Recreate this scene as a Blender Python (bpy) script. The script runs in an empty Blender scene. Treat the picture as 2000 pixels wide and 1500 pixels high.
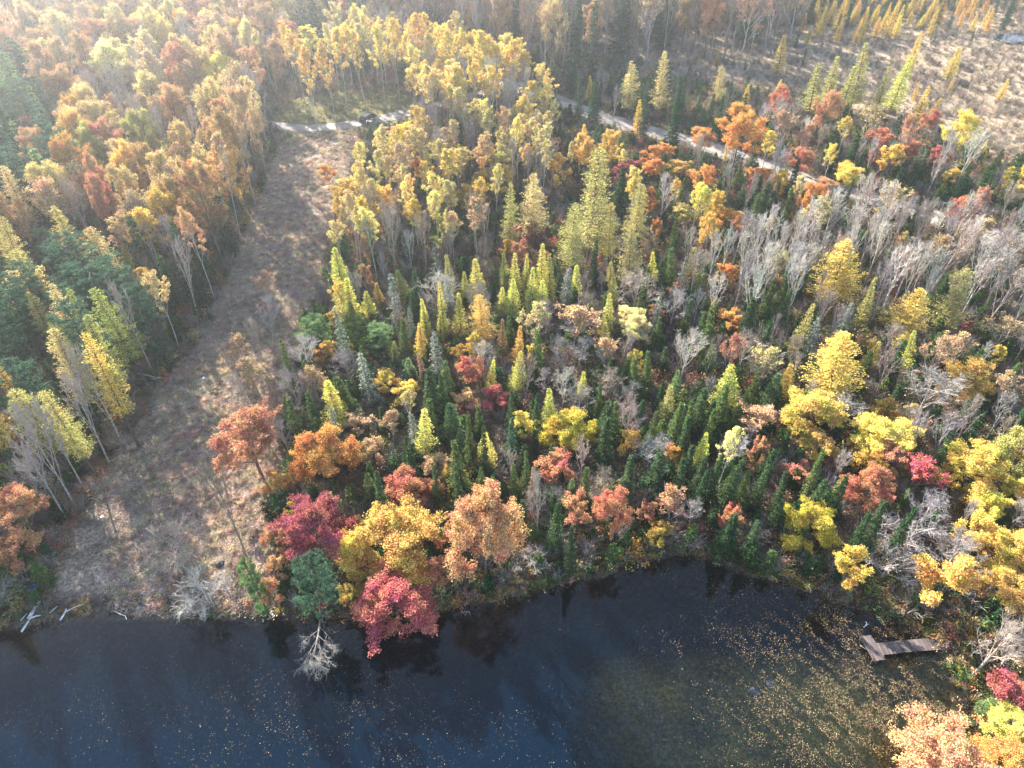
import bpy, math, random
import numpy as np
from mathutils import Vector

# ------------------------------------------------------------------ camera, world, sun, exposure
sc = bpy.context.scene
COL = sc.collection
R = math.radians
CAM_H, PITCH, FPX = 60.0, R(41), 1387.0
cam_d = bpy.data.cameras.new('camera')
cam = bpy.data.objects.new('camera', cam_d)
COL.objects.link(cam)
cam.location = (0, 0, CAM_H)
cam.rotation_euler = (R(90) - PITCH, 0, 0)
cam_d.sensor_width = 36
cam_d.lens = 18 * FPX / 1000
cam_d.clip_start = 0.5
cam_d.clip_end = 3000
sc.camera = cam

SUN_AZ, SUN_EL = R(-34.5), R(26)          # azimuth measured from +Y towards +X
world = bpy.data.worlds.new('World')
sc.world = world
world.use_nodes = True
wn = world.node_tree
bg = wn.nodes['Background']
sky = wn.nodes.new('ShaderNodeTexSky')
sky.sky_type = 'NISHITA'
sky.sun_disc = False
sky.sun_elevation = SUN_EL
sky.sun_rotation = SUN_AZ
sky.altitude = 300
sky.dust_density = 1.0
wn.links.new(sky.outputs[0], bg.inputs[0])
bg.inputs[1].default_value = 0.105
sun_d = bpy.data.lights.new('sun', 'SUN')
sun_d.energy = 5.0
sun_d.angle = R(0.5)
sun_d.color = (1.0, 0.95, 0.88)
sun = bpy.data.objects.new('sun', sun_d)
COL.objects.link(sun)
sdir = Vector((math.sin(SUN_AZ) * math.cos(SUN_EL), math.cos(SUN_AZ) * math.cos(SUN_EL), math.sin(SUN_EL)))
sun.rotation_euler = sdir.to_track_quat('Z', 'Y').to_euler()
sun.location = sdir * 200
vs = sc.view_settings
vs.view_transform = 'Standard'
vs.look = 'None'
vs.gamma = 1
vs.use_curve_mapping = False
vs.exposure = 2.42
HAZE = 0.0006

cy = sc.cycles
cy.use_denoising = True
cy.denoiser = 'OPENIMAGEDENOISE'
cy.max_bounces = 6
cy.diffuse_bounces = 3
cy.glossy_bounces = 2
cy.transmission_bounces = 4
cy.transparent_max_bounces = 8
cy.volume_bounces = 0
cy.sample_clamp_indirect = 6
cy.use_adaptive_sampling = False

rng = np.random.default_rng(7)
random.seed(7)

# ------------------------------------------------------------------ helpers
def at(px, py, z=0.0):
    """where the ray of a photograph point meets height z"""
    a = (px - 1000) / FPX
    b = (750 - py) / FPX
    dy = math.cos(PITCH) + b * math.sin(PITCH)
    dz = -math.sin(PITCH) + b * math.cos(PITCH)
    t = (z - CAM_H) / dz
    return a * t, dy * t

def pj(x, y, z):
    zz = z - CAM_H
    d = y * math.cos(PITCH) - zz * math.sin(PITCH)
    u = y * math.sin(PITCH) + zz * math.cos(PITCH)
    return 1000 + FPX * x / d, 750 - FPX * u / d, d

def vnoise(x, y, s, seed=0):
    """smooth value noise in 0..1"""
    g = np.random.default_rng(seed + 1000).random((64, 64))
    x = np.asarray(x) / s + 1000
    y = np.asarray(y) / s + 1000
    xi = np.floor(x).astype(int)
    yi = np.floor(y).astype(int)
    fx = x - xi
    fy = y - yi
    fx = fx * fx * (3 - 2 * fx)
    fy = fy * fy * (3 - 2 * fy)
    a = g[xi % 64, yi % 64]
    b = g[(xi + 1) % 64, yi % 64]
    c = g[xi % 64, (yi + 1) % 64]
    d = g[(xi + 1) % 64, (yi + 1) % 64]
    return (a * (1 - fx) + b * fx) * (1 - fy) + (c * (1 - fx) + d * fx) * fy

def in_poly(px, py, poly):
    px = np.asarray(px, float)
    py = np.asarray(py, float)
    ins = np.zeros(px.shape, bool)
    n = len(poly)
    for i in range(n):
        x0, y0 = poly[i]
        x1, y1 = poly[(i + 1) % n]
        if y0 == y1:
            continue
        c = ((y0 > py) != (y1 > py)) & (px < (x1 - x0) * (py - y0) / (y1 - y0) + x0)
        ins ^= c
    return ins

def dist_line(px, py, pts, closed=False):
    px = np.asarray(px, float)
    py = np.asarray(py, float)
    best = np.full(px.shape, 1e9)
    n = len(pts)
    for i in range(n if closed else n - 1):
        x0, y0 = pts[i]
        x1, y1 = pts[(i + 1) % n]
        dx, dy = x1 - x0, y1 - y0
        t = np.clip(((px - x0) * dx + (py - y0) * dy) / (dx * dx + dy * dy + 1e-9), 0, 1)
        best = np.minimum(best, np.hypot(px - x0 - t * dx, py - y0 - t * dy))
    return best

def mesh_np(name, V, loops, sizes, mats, mat_idx=None, smooth=False):
    me = bpy.data.meshes.new(name)
    V = np.asarray(V, np.float32)
    loops = np.asarray(loops, np.int32)
    sizes = np.asarray(sizes, np.int32)
    me.vertices.add(len(V))
    me.vertices.foreach_set('co', V.ravel())
    me.loops.add(len(loops))
    me.loops.foreach_set('vertex_index', loops)
    me.polygons.add(len(sizes))
    st = np.zeros(len(sizes), np.int32)
    st[1:] = np.cumsum(sizes)[:-1]
    me.polygons.foreach_set('loop_start', st)
    if mat_idx is not None:
        me.polygons.foreach_set('material_index', np.asarray(mat_idx, np.int32))
    me.polygons.foreach_set('use_smooth', np.full(len(sizes), smooth))
    me.update(calc_edges=True)
    for m in mats:
        me.materials.append(m)
    return me

class Geo:
    """collects quads and triangles"""
    def __init__(self):
        self.V, self.L, self.S, self.n = [], [], [], 0

    def add(self, V, F):
        V = np.asarray(V, float).reshape(-1, 3)
        F = np.asarray(F, int)
        self.V.append(V)
        self.L.append((F + self.n).ravel())
        self.S.append(np.full(len(F), F.shape[1]))
        self.n += len(V)

    def prisms(self, P0, P1, r0, r1, k):
        P0 = np.asarray(P0, float).reshape(-1, 3)
        P1 = np.asarray(P1, float).reshape(-1, 3)
        n = len(P0)
        if n == 0:
            return
        r0 = np.broadcast_to(np.asarray(r0, float), (n,))
        r1 = np.broadcast_to(np.asarray(r1, float), (n,))
        d = P1 - P0
        d /= np.linalg.norm(d, axis=1, keepdims=True) + 1e-9
        ref = np.where(np.abs(d[:, 2:3]) > 0.9, [[1., 0, 0]], [[0, 0, 1.]])
        u = np.cross(d, ref)
        u /= np.linalg.norm(u, axis=1, keepdims=True) + 1e-9
        v = np.cross(d, u)
        a = np.arange(k) * 2 * math.pi / k
        ring = u[:, None, :] * np.cos(a)[None, :, None] + v[:, None, :] * np.sin(a)[None, :, None]
        A = P0[:, None, :] + ring * r0[:, None, None]
        B = P1[:, None, :] + ring * r1[:, None, None]
        V = np.concatenate([A, B], axis=1).reshape(-1, 3)
        i = np.arange(k)
        f = np.stack([i, (i + 1) % k, (i + 1) % k + k, i + k], 1)
        F = (f[None] + (np.arange(n) * 2 * k)[:, None, None]).reshape(-1, 4)
        self.add(V, F)

    def leaves(self, C, a, b, up=0.3, rng=rng, along=None):
        """diamond shaped leaves"""
        C = np.asarray(C, float).reshape(-1, 3)
        n = len(C)
        a = np.broadcast_to(np.asarray(a, float), (n,))[:, None]
        b = np.broadcast_to(np.asarray(b, float), (n,))[:, None]
        nn = rng.normal(size=(n, 3))
        nn /= np.linalg.norm(nn, axis=1, keepdims=True)
        nn[:, 2] = np.abs(nn[:, 2]) + up
        t = along if along is not None else rng.normal(size=(n, 3))
        if along is None:
            t = np.cross(nn, t)
        t = t / (np.linalg.norm(t, axis=1, keepdims=True) + 1e-9)
        w = np.cross(nn, t)
        w /= np.linalg.norm(w, axis=1, keepdims=True) + 1e-9
        V = np.stack([C - t * a, C + w * b + t * a * 0.1, C + t * a, C - w * b + t * a * 0.1], 1).reshape(-1, 3)
        F = np.arange(4 * n).reshape(-1, 4)
        self.add(V, F)

    def box(self, c, s, rz=0.0, tilt=0.0):
        x, y, z = s[0] / 2, s[1] / 2, s[2] / 2
        V = np.array([(i * x, j * y, k * z) for k in (-1, 1) for j in (-1, 1) for i in (-1, 1)])
        if tilt:
            ct, st_ = math.cos(tilt), math.sin(tilt)
            V = V @ np.array([[ct, 0, st_], [0, 1, 0], [-st_, 0, ct]]).T
        cz, sz = math.cos(rz), math.sin(rz)
        V = V @ np.array([[cz, -sz, 0], [sz, cz, 0], [0, 0, 1]]).T + np.array(c)
        self.add(V, [(0, 2, 3, 1), (4, 5, 7, 6), (0, 1, 5, 4), (2, 6, 7, 3), (0, 4, 6, 2), (1, 3, 7, 5)])

    def mesh(self, name, mat, smooth=False):
        if not self.V:
            self.add(np.zeros((3, 3)), [(0, 1, 2)])
        return mesh_np(name, np.concatenate(self.V), np.concatenate(self.L), np.concatenate(self.S), [mat], smooth=smooth)

def obj(name, me, parent=None, loc=None, color=None):
    o = bpy.data.objects.new(name, me)
    COL.objects.link(o)
    if parent is not None:
        o.parent = parent
    if loc is not None:
        o.location = loc
    if color is not None:
        o.color = (*color, 1)
    return o

def tag(o, label=None, cat=None, group=None, kind=None):
    for k, v in (('label', label), ('category', cat), ('group', group), ('kind', kind)):
        if v:
            o[k] = v
    return o

def empty(name, loc):
    o = bpy.data.objects.new(name, None)
    COL.objects.link(o)
    o.location = loc
    o.empty_display_size = 0.3
    return o

# ------------------------------------------------------------------ materials
def new_mat(name):
    m = bpy.data.materials.new(name)
    m.use_nodes = True
    nt = m.node_tree
    nt.nodes.clear()
    out = nt.nodes.new('ShaderNodeOutputMaterial')
    return m, nt, out

def N(nt, typ, **kw):
    n = nt.nodes.new(typ)
    for k, v in kw.items():
        setattr(n, k, v)
    return n

def leaf_mat(name, transl, tint_attr=False, vlo=0.62, vhi=1.32, hue=0.035, nscale=0.55):
    m, nt, out = new_mat(name)
    L = nt.links
    if tint_attr:
        src = N(nt, 'ShaderNodeAttribute', attribute_name='tint', attribute_type='INSTANCER').outputs['Color']
    else:
        src = N(nt, 'ShaderNodeObjectInfo').outputs['Color']
    geo = N(nt, 'ShaderNodeNewGeometry')
    mr = N(nt, 'ShaderNodeMapRange')
    mr.inputs['To Min'].default_value = vlo
    mr.inputs['To Max'].default_value = vhi
    L.new(geo.outputs['Random Per Island'], mr.inputs['Value'])
    tc = N(nt, 'ShaderNodeTexCoord')
    no = N(nt, 'ShaderNodeTexNoise')
    no.inputs['Scale'].default_value = nscale
    no.inputs['Detail'].default_value = 2
    L.new(geo.outputs['Position'], no.inputs['Vector'])
    hm = N(nt, 'ShaderNodeMapRange')
    hm.inputs['From Min'].default_value = 0.3
    hm.inputs['From Max'].default_value = 0.7
    hm.inputs['To Min'].default_value = 0.5 - hue
    hm.inputs['To Max'].default_value = 0.5 + hue
    L.new(no.outputs['Fac'], hm.inputs['Value'])
    fr = N(nt, 'ShaderNodeMath', operation='MULTIPLY')
    fr.inputs[1].default_value = 7.13
    L.new(geo.outputs['Random Per Island'], fr.inputs[0])
    fr2 = N(nt, 'ShaderNodeMath', operation='FRACT')
    L.new(fr.outputs[0], fr2.inputs[0])
    hj = N(nt, 'ShaderNodeMath', operation='MULTIPLY_ADD')
    hj.inputs[1].default_value = hue * 0.9
    hj.inputs[2].default_value = -hue * 0.45
    L.new(fr2.outputs[0], hj.inputs[0])
    ha = N(nt, 'ShaderNodeMath', operation='ADD')
    L.new(hm.outputs[0], ha.inputs[0])
    L.new(hj.outputs[0], ha.inputs[1])
    hs = N(nt, 'ShaderNodeHueSaturation')
    L.new(ha.outputs[0], hs.inputs['Hue'])
    L.new(mr.outputs[0], hs.inputs['Value'])
    L.new(src, hs.inputs['Color'])
    df = N(nt, 'ShaderNodeBsdfDiffuse')
    tr = N(nt, 'ShaderNodeBsdfTranslucent')
    L.new(hs.outputs[0], df.inputs[0])
    dim = N(nt, 'ShaderNodeMix', data_type='RGBA', blend_type='MULTIPLY')
    dim.inputs['Factor'].default_value = 1.0
    L.new(hs.outputs[0], dim.inputs['A'])
    dim.inputs['B'].default_value = (transl, transl, transl, 1)
    L.new(dim.outputs['Result'], tr.inputs[0])
    mx = N(nt, 'ShaderNodeAddShader')
    L.new(df.outputs[0], mx.inputs[0])
    L.new(tr.outputs[0], mx.inputs[1])
    L.new(mx.outputs[0], out.inputs[0])
    return m

def bark_mat(name, tint_attr=False, scale=3.0, lo=0.55, hi=1.25):
    m, nt, out = new_mat(name)
    L = nt.links
    if tint_attr:
        src = N(nt, 'ShaderNodeAttribute', attribute_name='tint', attribute_type='INSTANCER').outputs['Color']
    else:
        src = N(nt, 'ShaderNodeObjectInfo').outputs['Color']
    tc = N(nt, 'ShaderNodeNewGeometry')
    no = N(nt, 'ShaderNodeTexNoise')
    no.inputs['Scale'].default_value = scale
    no.inputs['Detail'].default_value = 3
    L.new(tc.outputs['Position'], no.inputs['Vector'])
    mr = N(nt, 'ShaderNodeMapRange')
    mr.inputs['From Min'].default_value = 0.3
    mr.inputs['From Max'].default_value = 0.7
    mr.inputs['To Min'].default_value = lo
    mr.inputs['To Max'].default_value = hi
    L.new(no.outputs['Fac'], mr.inputs['Value'])
    hs = N(nt, 'ShaderNodeHueSaturation')
    L.new(mr.outputs[0], hs.inputs['Value'])
    L.new(src, hs.inputs['Color'])
    df = N(nt, 'ShaderNodeBsdfDiffuse')
    L.new(hs.outputs[0], df.inputs[0])
    L.new(df.outputs[0], out.inputs[0])
    return m

def solid_mat(name, col, rough=0.7, lo=0.7, hi=1.25, scale=2.0, metal=0.0, bump=0.0, stretch=None, vary=0.0):
    m, nt, out = new_mat(name)
    L = nt.links
    tc = N(nt, 'ShaderNodeTexCoord')
    no = N(nt, 'ShaderNodeTexNoise')
    no.inputs['Scale'].default_value = scale
    no.inputs['Detail'].default_value = 5
    if stretch:
        mp = N(nt, 'ShaderNodeMapping')
        mp.inputs['Scale'].default_value = stretch
        L.new(tc.outputs['Object'], mp.inputs['Vector'])
        L.new(mp.outputs[0], no.inputs['Vector'])
    else:
        L.new(tc.outputs['Object'], no.inputs['Vector'])
    mr = N(nt, 'ShaderNodeMapRange')
    mr.inputs['From Min'].default_value = 0.3
    mr.inputs['From Max'].default_value = 0.7
    mr.inputs['To Min'].default_value = lo
    mr.inputs['To Max'].default_value = hi
    L.new(no.outputs['Fac'], mr.inputs['Value'])
    hs = N(nt, 'ShaderNodeHueSaturation')
    hs.inputs['Color'].default_value = (*col, 1)
    L.new(mr.outputs[0], hs.inputs['Value'])
    val = mr.outputs[0]
    if vary:
        oi = N(nt, 'ShaderNodeObjectInfo')
        vm = N(nt, 'ShaderNodeMapRange')
        vm.inputs['To Min'].default_value = 1 - vary
        vm.inputs['To Max'].default_value = 1 + vary
        L.new(oi.outputs['Random'], vm.inputs['Value'])
        vx = N(nt, 'ShaderNodeMath', operation='MULTIPLY')
        L.new(vm.outputs[0], vx.inputs[0])
        L.new(val, vx.inputs[1])
        L.new(vx.outputs[0], hs.inputs['Value'])
    pb = N(nt, 'ShaderNodeBsdfPrincipled')
    pb.inputs['Roughness'].default_value = rough
    pb.inputs['Metallic'].default_value = metal
    L.new(hs.outputs[0], pb.inputs['Base Color'])
    if bump:
        bp = N(nt, 'ShaderNodeBump')
        bp.inputs['Strength'].default_value = bump
        bp.inputs['Distance'].default_value = 0.05
        L.new(no.outputs['Fac'], bp.inputs['Height'])
        L.new(bp.outputs[0], pb.inputs['Normal'])
    L.new(pb.outputs[0], out.inputs[0])
    return m

M_LEAF = leaf_mat('autumn leaf', 0.38, vlo=0.5, vhi=1.4, hue=0.03)
M_NEEDLE = leaf_mat('conifer needle', 0.40, vlo=0.55, vhi=1.4, hue=0.02)
M_LARCH = leaf_mat('larch needle', 0.42, vlo=0.65, vhi=1.3, hue=0.02)
M_BARK = bark_mat('bark')
M_TWIG = bark_mat('twig', scale=0.8, lo=0.8, hi=1.15)
M_ULEAF = leaf_mat('undergrowth leaf', 0.3, tint_attr=True)
M_UTWIG = bark_mat('undergrowth twig', tint_attr=True, scale=1.0)

# ------------------------------------------------------------------ places on the ground (outlines of the real ground features)
GZ = 0.8
def world_poly(px, z=GZ):
    return [at(x, y, z) for x, y in px]

POND = [at(x, y, 0) for x, y in [
    (-500, 1215), (-150, 1225), (0, 1232), (60, 1222), (150, 1205), (250, 1198), (340, 1202), (430, 1208), (520, 1204), (600, 1214), (700, 1212),
    (800, 1202), (880, 1190), (980, 1172), (1070, 1148), (1170, 1124), (1250, 1098), (1310, 1082), (1370, 1086), (1430, 1108),
    (1500, 1132), (1590, 1156), (1680, 1190), (1760, 1212), (1815, 1248), (1850, 1300), (1868, 1360), (1866, 1420), (1826, 1470), (1800, 1530),
    (1780, 1700)]] + [(22, 0), (10, -40), (-60, -60), (-120, -20), (-110, 20)]
CLEAR = world_poly([(545, 285), (600, 262), (690, 255), (700, 300), (668, 400), (640, 470), (632, 560), (585, 640), (548, 760), (555, 900), (540, 1010),
                    (528, 1900), (480, 1200), (480, 1240), (80, 1240), (95, 1130), (150, 1010), (215, 920), (262, 850), (310, 755), (380, 680), (425, 600),
                    (455, 520), (490, 430), (525, 350)])
GRASSY = world_poly([(520, 245), (560, 200), (640, 178), (760, 172), (830, 205), (800, 240), (720, 262), (560, 285)])
ROAD = [at(x, y, GZ) for x, y in [(380, -60), (455, 15), (520, 42), (600, 58), (680, 80), (860, 130), (1000, 165), (1090, 197), (1190, 236), (1330, 272),
                                  (1470, 316), (1600, 362), (1740, 402), (1880, 440), (2010, 476), (2300, 560)]]
DRIVE = [at(x, y, GZ) for x, y in [(500, 240), (570, 252), (640, 250), (720, 238), (800, 220), (900, 196), (985, 172)]]
MARSH = world_poly([(985, 100), (1100, 62), (1320, 62), (1560, 52), (1850, 25), (2300, -60), (2500, 360), (2000, 330), (1840, 275), (1640, 215), (1500, 185), (1330, 140), (1120, 105)])

def pond_d(x, y):
    d = dist_line(x, y, POND, True)
    return np.where(in_poly(x, y, POND), -d, d)

def ground_z(x, y):
    x = np.asarray(x, float)
    y = np.asarray(y, float)
    d = pond_d(x, y) + (vnoise(x, y, 2.2, 3) - 0.5) * 1.1 + (vnoise(x, y, 0.8, 31) - 0.5) * 0.5
    n = (vnoise(x, y, 14, 1) - 0.5) * 0.5 + (vnoise(x, y, 3.5, 2) - 0.5) * 0.28
    out = np.clip(d * 0.16, 0, 0.75) + np.clip(d / 6, 0, 1) * n * 0.6 + np.clip((d - 1) / 4, 0, 1) * 0.05
    sl = 0.16 - 0.12 * np.clip((x - 1) / 12, 0, 1)
    ins = np.maximum(d * sl, -2.2) - 0.02
    z = np.where(d > 0, np.maximum(out, 0.03), ins)
    flat = np.clip(1.6 - dist_line(x, y, ROAD) / 4.5, 0, 1)
    return z * (1 - flat) + flat * 0.72

# ------------------------------------------------------------------ ground
def axis(segs):
    out = [segs[0][0]]
    for a, b, s in segs:
        n = max(1, int(round((b - a) / s)))
        out += list(np.linspace(a, b, n + 1)[1:])
    return np.array(out)

gx = axis([(-420, -200, 20), (-200, -75, 3.5), (-75, 60, 0.6), (60, 200, 3.5), (200, 420, 20)])
gy = axis([(-110, -20, 8), (-20, 18, 2), (18, 50, 0.42), (50, 100, 0.8), (100, 180, 1.6), (180, 300, 3), (300, 560, 18)])
X, Y = np.meshgrid(gx, gy)
xf, yf = X.ravel(), Y.ravel()
zf = ground_z(xf, yf)
dp = pond_d(xf, yf)
c_for = np.array([0.12, 0.078, 0.048])
col = np.tile(c_for, (len(xf), 1))
n1 = vnoise(xf, yf, 6, 11)[:, None]
n2 = vnoise(xf, yf, 1.7, 12)[:, None]
col = col * (0.7 + 0.6 * n1) + np.array([0.05, 0.045, 0.01]) * (n2 > 0.62)
def blend(mask, c):
    global col
    m = np.clip(mask, 0, 1)[:, None]
    col = col * (1 - m) + np.asarray(c) * m
def soft(poly, w):
    d = dist_line(xf, yf, poly, True) * np.where(in_poly(xf, yf, poly), 1, -1)
    return np.clip(d / w + 0.5 + (vnoise(xf, yf, 2.5, 21) - 0.5) * 1.2, 0, 1)
blend(soft(MARSH, 6), np.array([0.33, 0.25, 0.17])[None] * (0.7 + 0.6 * n1))
mc = soft(CLEAR, 2.0)
cc = np.array([0.37, 0.28, 0.205])[None] * (0.72 + 0.5 * n2) * (0.6 + 0.7 * vnoise(xf, yf, 5, 14)[:, None]) * (1 - 0.4 * (vnoise(xf, yf, 1.6, 15)[:, None] > 0.68))
blend(mc, cc)
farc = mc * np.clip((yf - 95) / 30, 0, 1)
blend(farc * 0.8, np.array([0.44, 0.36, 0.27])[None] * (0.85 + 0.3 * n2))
blend(soft(GRASSY, 2.0) * 0.8, np.array([0.17, 0.16, 0.07])[None] * (0.6 + 0.7 * n2))
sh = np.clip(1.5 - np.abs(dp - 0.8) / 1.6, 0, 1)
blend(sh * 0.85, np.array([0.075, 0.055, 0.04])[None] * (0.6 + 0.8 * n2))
gg = np.clip(1.4 - np.abs(dp - 2.6) / 2.0, 0, 1) * (xf > -1) * (vnoise(xf, yf, 3, 17) > 0.4)
blend(gg * 0.7, np.array([0.06, 0.085, 0.025])[None] * (0.6 + 0.8 * n2))
bed = np.clip(-dp / 0.8, 0, 1)
shal = np.clip((xf - 4) / 9, 0, 0.62) * np.clip((33 - yf) / 4, 0, 1)
bc = np.array([0.030, 0.028, 0.022])[None] * (1 - shal[:, None]) + np.array([0.46, 0.34, 0.085])[None] * (0.75 + 0.4 * n2) * shal[:, None]
blend(bed, bc * (0.55 + 0.8 * vnoise(xf, yf, 3.2, 41)[:, None]))
nx, ny = len(gx), len(gy)
ii = (np.arange(ny - 1)[:, None] * nx + np.arange(nx - 1)[None]).ravel()
F = np.stack([ii, ii + 1, ii + 1 + nx, ii + nx], 1)

def ground_material():
    m, nt, out = new_mat('ground')
    L = nt.links
    at_ = N(nt, 'ShaderNodeAttribute', attribute_name='soil')
    g = N(nt, 'ShaderNodeNewGeometry')
    a = N(nt, 'ShaderNodeTexNoise')
    a.inputs['Scale'].default_value = 2.6
    a.inputs['Detail'].default_value = 6
    a.inputs['Roughness'].default_value = 0.7
    L.new(g.outputs['Position'], a.inputs['Vector'])
    v = N(nt, 'ShaderNodeTexVoronoi')
    v.inputs['Scale'].default_value = 5.5
    L.new(g.outputs['Position'], v.inputs['Vector'])
    mr = N(nt, 'ShaderNodeMapRange')
    mr.inputs['From Min'].default_value = 0.3
    mr.inputs['From Max'].default_value = 0.7
    mr.inputs['To Min'].default_value = 0.45
    mr.inputs['To Max'].default_value = 1.45
    L.new(a.outputs['Fac'], mr.inputs['Value'])
    sp = N(nt, 'ShaderNodeSeparateColor')
    L.new(v.outputs['Color'], sp.inputs[0])
    mr2 = N(nt, 'ShaderNodeMapRange')
    mr2.inputs['To Min'].default_value = 0.65
    mr2.inputs['To Max'].default_value = 1.4
    L.new(sp.outputs[0], mr2.inputs['Value'])
    mu = N(nt, 'ShaderNodeMath', operation='MULTIPLY')
    L.new(mr.outputs[0], mu.inputs[0])
    L.new(mr2.outputs[0], mu.inputs[1])
    hu = N(nt, 'ShaderNodeMapRange')
    hu.inputs['To Min'].default_value = 0.48
    hu.inputs['To Max'].default_value = 0.52
    L.new(sp.outputs[1], hu.inputs['Value'])
    hs = N(nt, 'ShaderNodeHueSaturation')
    L.new(at_.outputs['Color'], hs.inputs['Color'])
    L.new(mu.outputs[0], hs.inputs['Value'])
    L.new(hu.outputs[0], hs.inputs['Hue'])
    df = N(nt, 'ShaderNodeBsdfDiffuse')
    L.new(hs.outputs[0], df.inputs[0])
    bp = N(nt, 'ShaderNodeBump')
    bp.inputs['Strength'].default_value = 0.9
    bp.inputs['Distance'].default_value = 0.12
    L.new(a.outputs['Fac'], bp.inputs['Height'])
    L.new(bp.outputs[0], df.inputs['Normal'])
    L.new(df.outputs[0], out.inputs[0])
    return m
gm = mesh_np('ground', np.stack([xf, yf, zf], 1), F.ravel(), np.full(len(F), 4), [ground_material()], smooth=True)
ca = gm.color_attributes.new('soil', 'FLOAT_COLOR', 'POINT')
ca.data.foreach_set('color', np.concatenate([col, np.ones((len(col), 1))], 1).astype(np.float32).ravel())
tag(obj('ground', gm), kind='structure')

# ------------------------------------------------------------------ water
def water_material():
    m, nt, out = new_mat('pond water')
    L = nt.links
    fr = N(nt, 'ShaderNodeFresnel')
    fr.inputs['IOR'].default_value = 1.34
    g = N(nt, 'ShaderNodeNewGeometry')
    no = N(nt, 'ShaderNodeTexNoise')
    no.inputs['Scale'].default_value = 1.6
    no.inputs['Detail'].default_value = 3
    L.new(g.outputs['Position'], no.inputs['Vector'])
    bp = N(nt, 'ShaderNodeBump')
    bp.inputs['Strength'].default_value = 0.035
    bp.inputs['Distance'].default_value = 0.05
    L.new(no.outputs['Fac'], bp.inputs['Height'])
    gl = N(nt, 'ShaderNodeBsdfGlossy')
    gl.inputs['Roughness'].default_value = 0.015
    L.new(bp.outputs[0], gl.inputs['Normal'])
    L.new(bp.outputs[0], fr.inputs['Normal'])
    tr = N(nt, 'ShaderNodeBsdfTransparent')
    dp_ = N(nt, 'ShaderNodeAttribute', attribute_name='murk')
    tint = N(nt, 'ShaderNodeMix', data_type='RGBA')
    tint.inputs['A'].default_value = (0.95, 0.93, 0.86, 1)
    tint.inputs['B'].default_value = (0.45, 0.58, 0.62, 1)
    L.new(dp_.outputs['Fac'], tint.inputs['Factor'])
    L.new(tint.outputs['Result'], tr.inputs[0])
    murk = N(nt, 'ShaderNodeBsdfDiffuse')
    murk.inputs[0].default_value = (0.0018, 0.0122, 0.0270, 1)
    body = N(nt, 'ShaderNodeMixShader')
    L.new(dp_.outputs['Fac'], body.inputs[0])
    L.new(tr.outputs[0], body.inputs[1])
    L.new(murk.outputs[0], body.inputs[2])
    mx = N(nt, 'ShaderNodeMixShader')
    L.new(fr.outputs[0], mx.inputs[0])
    L.new(body.outputs[0], mx.inputs[1])
    L.new(gl.outputs[0], mx.inputs[2])
    L.new(mx.outputs[0], out.inputs[0])
    return m
wx = np.concatenate([[-128, -90], np.linspace(-70, 50, 121)])
wy = np.concatenate([[-66, -30], np.linspace(0, 44, 56)])
WX, WY = [a.ravel() for a in np.meshgrid(wx, wy)]
a = (np.arange(len(wy) - 1)[:, None] * len(wx) + np.arange(len(wx) - 1)[None]).ravel()
wm = mesh_np('water', np.stack([WX, WY, 0 * WX], 1), np.stack([a, a + 1, a + 1 + len(wx), a + len(wx)], 1).ravel(), np.full(len(a), 4), [water_material()])
mk = np.clip(1 - np.exp(np.minimum(ground_z(WX, WY), 0) * 0.32), 0, 1)
wa = wm.color_attributes.new('murk', 'FLOAT_COLOR', 'POINT')
wa.data.foreach_set('color', np.repeat(np.stack([mk, mk, mk, mk * 0 + 1], 1), 1, 0).astype(np.float32).ravel())
tag(obj('water', wm), kind='structure')

# ------------------------------------------------------------------ road and drive
def resample(pts, step):
    P = np.array(pts, float)
    s = np.concatenate([[0], np.cumsum(np.linalg.norm(np.diff(P, axis=0), axis=1))])
    t = np.arange(0, s[-1], step)
    Q = np.stack([np.interp(t, s, P[:, i]) for i in range(2)], 1)
    for _ in range(8):
        Q[1:-1] = (Q[:-2] + 2 * Q[1:-1] + Q[2:]) / 4
    return Q

def strip(name, pts, width, mat, dz):
    Q = resample(pts, 2.0)
    T = np.gradient(Q, axis=0)
    T /= np.linalg.norm(T, axis=1, keepdims=True)
    Nn = np.stack([-T[:, 1], T[:, 0]], 1)
    k = 7
    u = np.linspace(-1, 1, k)
    rows = []
    for j, uu in enumerate(u):
        w = uu * width / 2
        if abs(uu) == 1:
            w = w + (vnoise(Q[:, 0], Q[:, 1], 3, 5 + j) - 0.5) * 0.9
        p = Q + Nn * np.asarray(w).reshape(-1, 1)
        z = ground_z(p[:, 0], p[:, 1]) + dz * (1 - 0.75 * abs(uu) ** 3) + (0.03 if abs(abs(uu) - 0.33) < 0.01 else 0.05) * 0.5
        rows.append(np.stack([p[:, 0], p[:, 1], z], 1))
    V = np.stack(rows, 1).reshape(-1, 3)
    n = len(Q)
    a = (np.arange(n - 1)[:, None] * k + np.arange(k - 1)[None]).ravel()
    return tag(obj(name, mesh_np(name, V, np.stack([a, a + 1, a + 1 + k, a + k], 1).ravel(), np.full(len(a), 4), [mat], smooth=True)), kind='structure')
M_GRAVEL = solid_mat('gravel', (0.235, 0.20, 0.165), rough=0.95, lo=0.6, hi=1.3, scale=0.35, bump=0.4)
strip('road', ROAD, 6.2, M_GRAVEL, 0.16)
strip('drive_path', DRIVE, 4.2, M_GRAVEL, 0.14)

# ------------------------------------------------------------------ tree prototypes
def bez(a, b, c, t):
    t = np.asarray(t)[:, None]
    return (1 - t) ** 2 * a + 2 * t * (1 - t) * b + t ** 2 * c

def rdir(r):
    v = r.normal(size=3)
    return v / np.linalg.norm(v)

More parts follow.
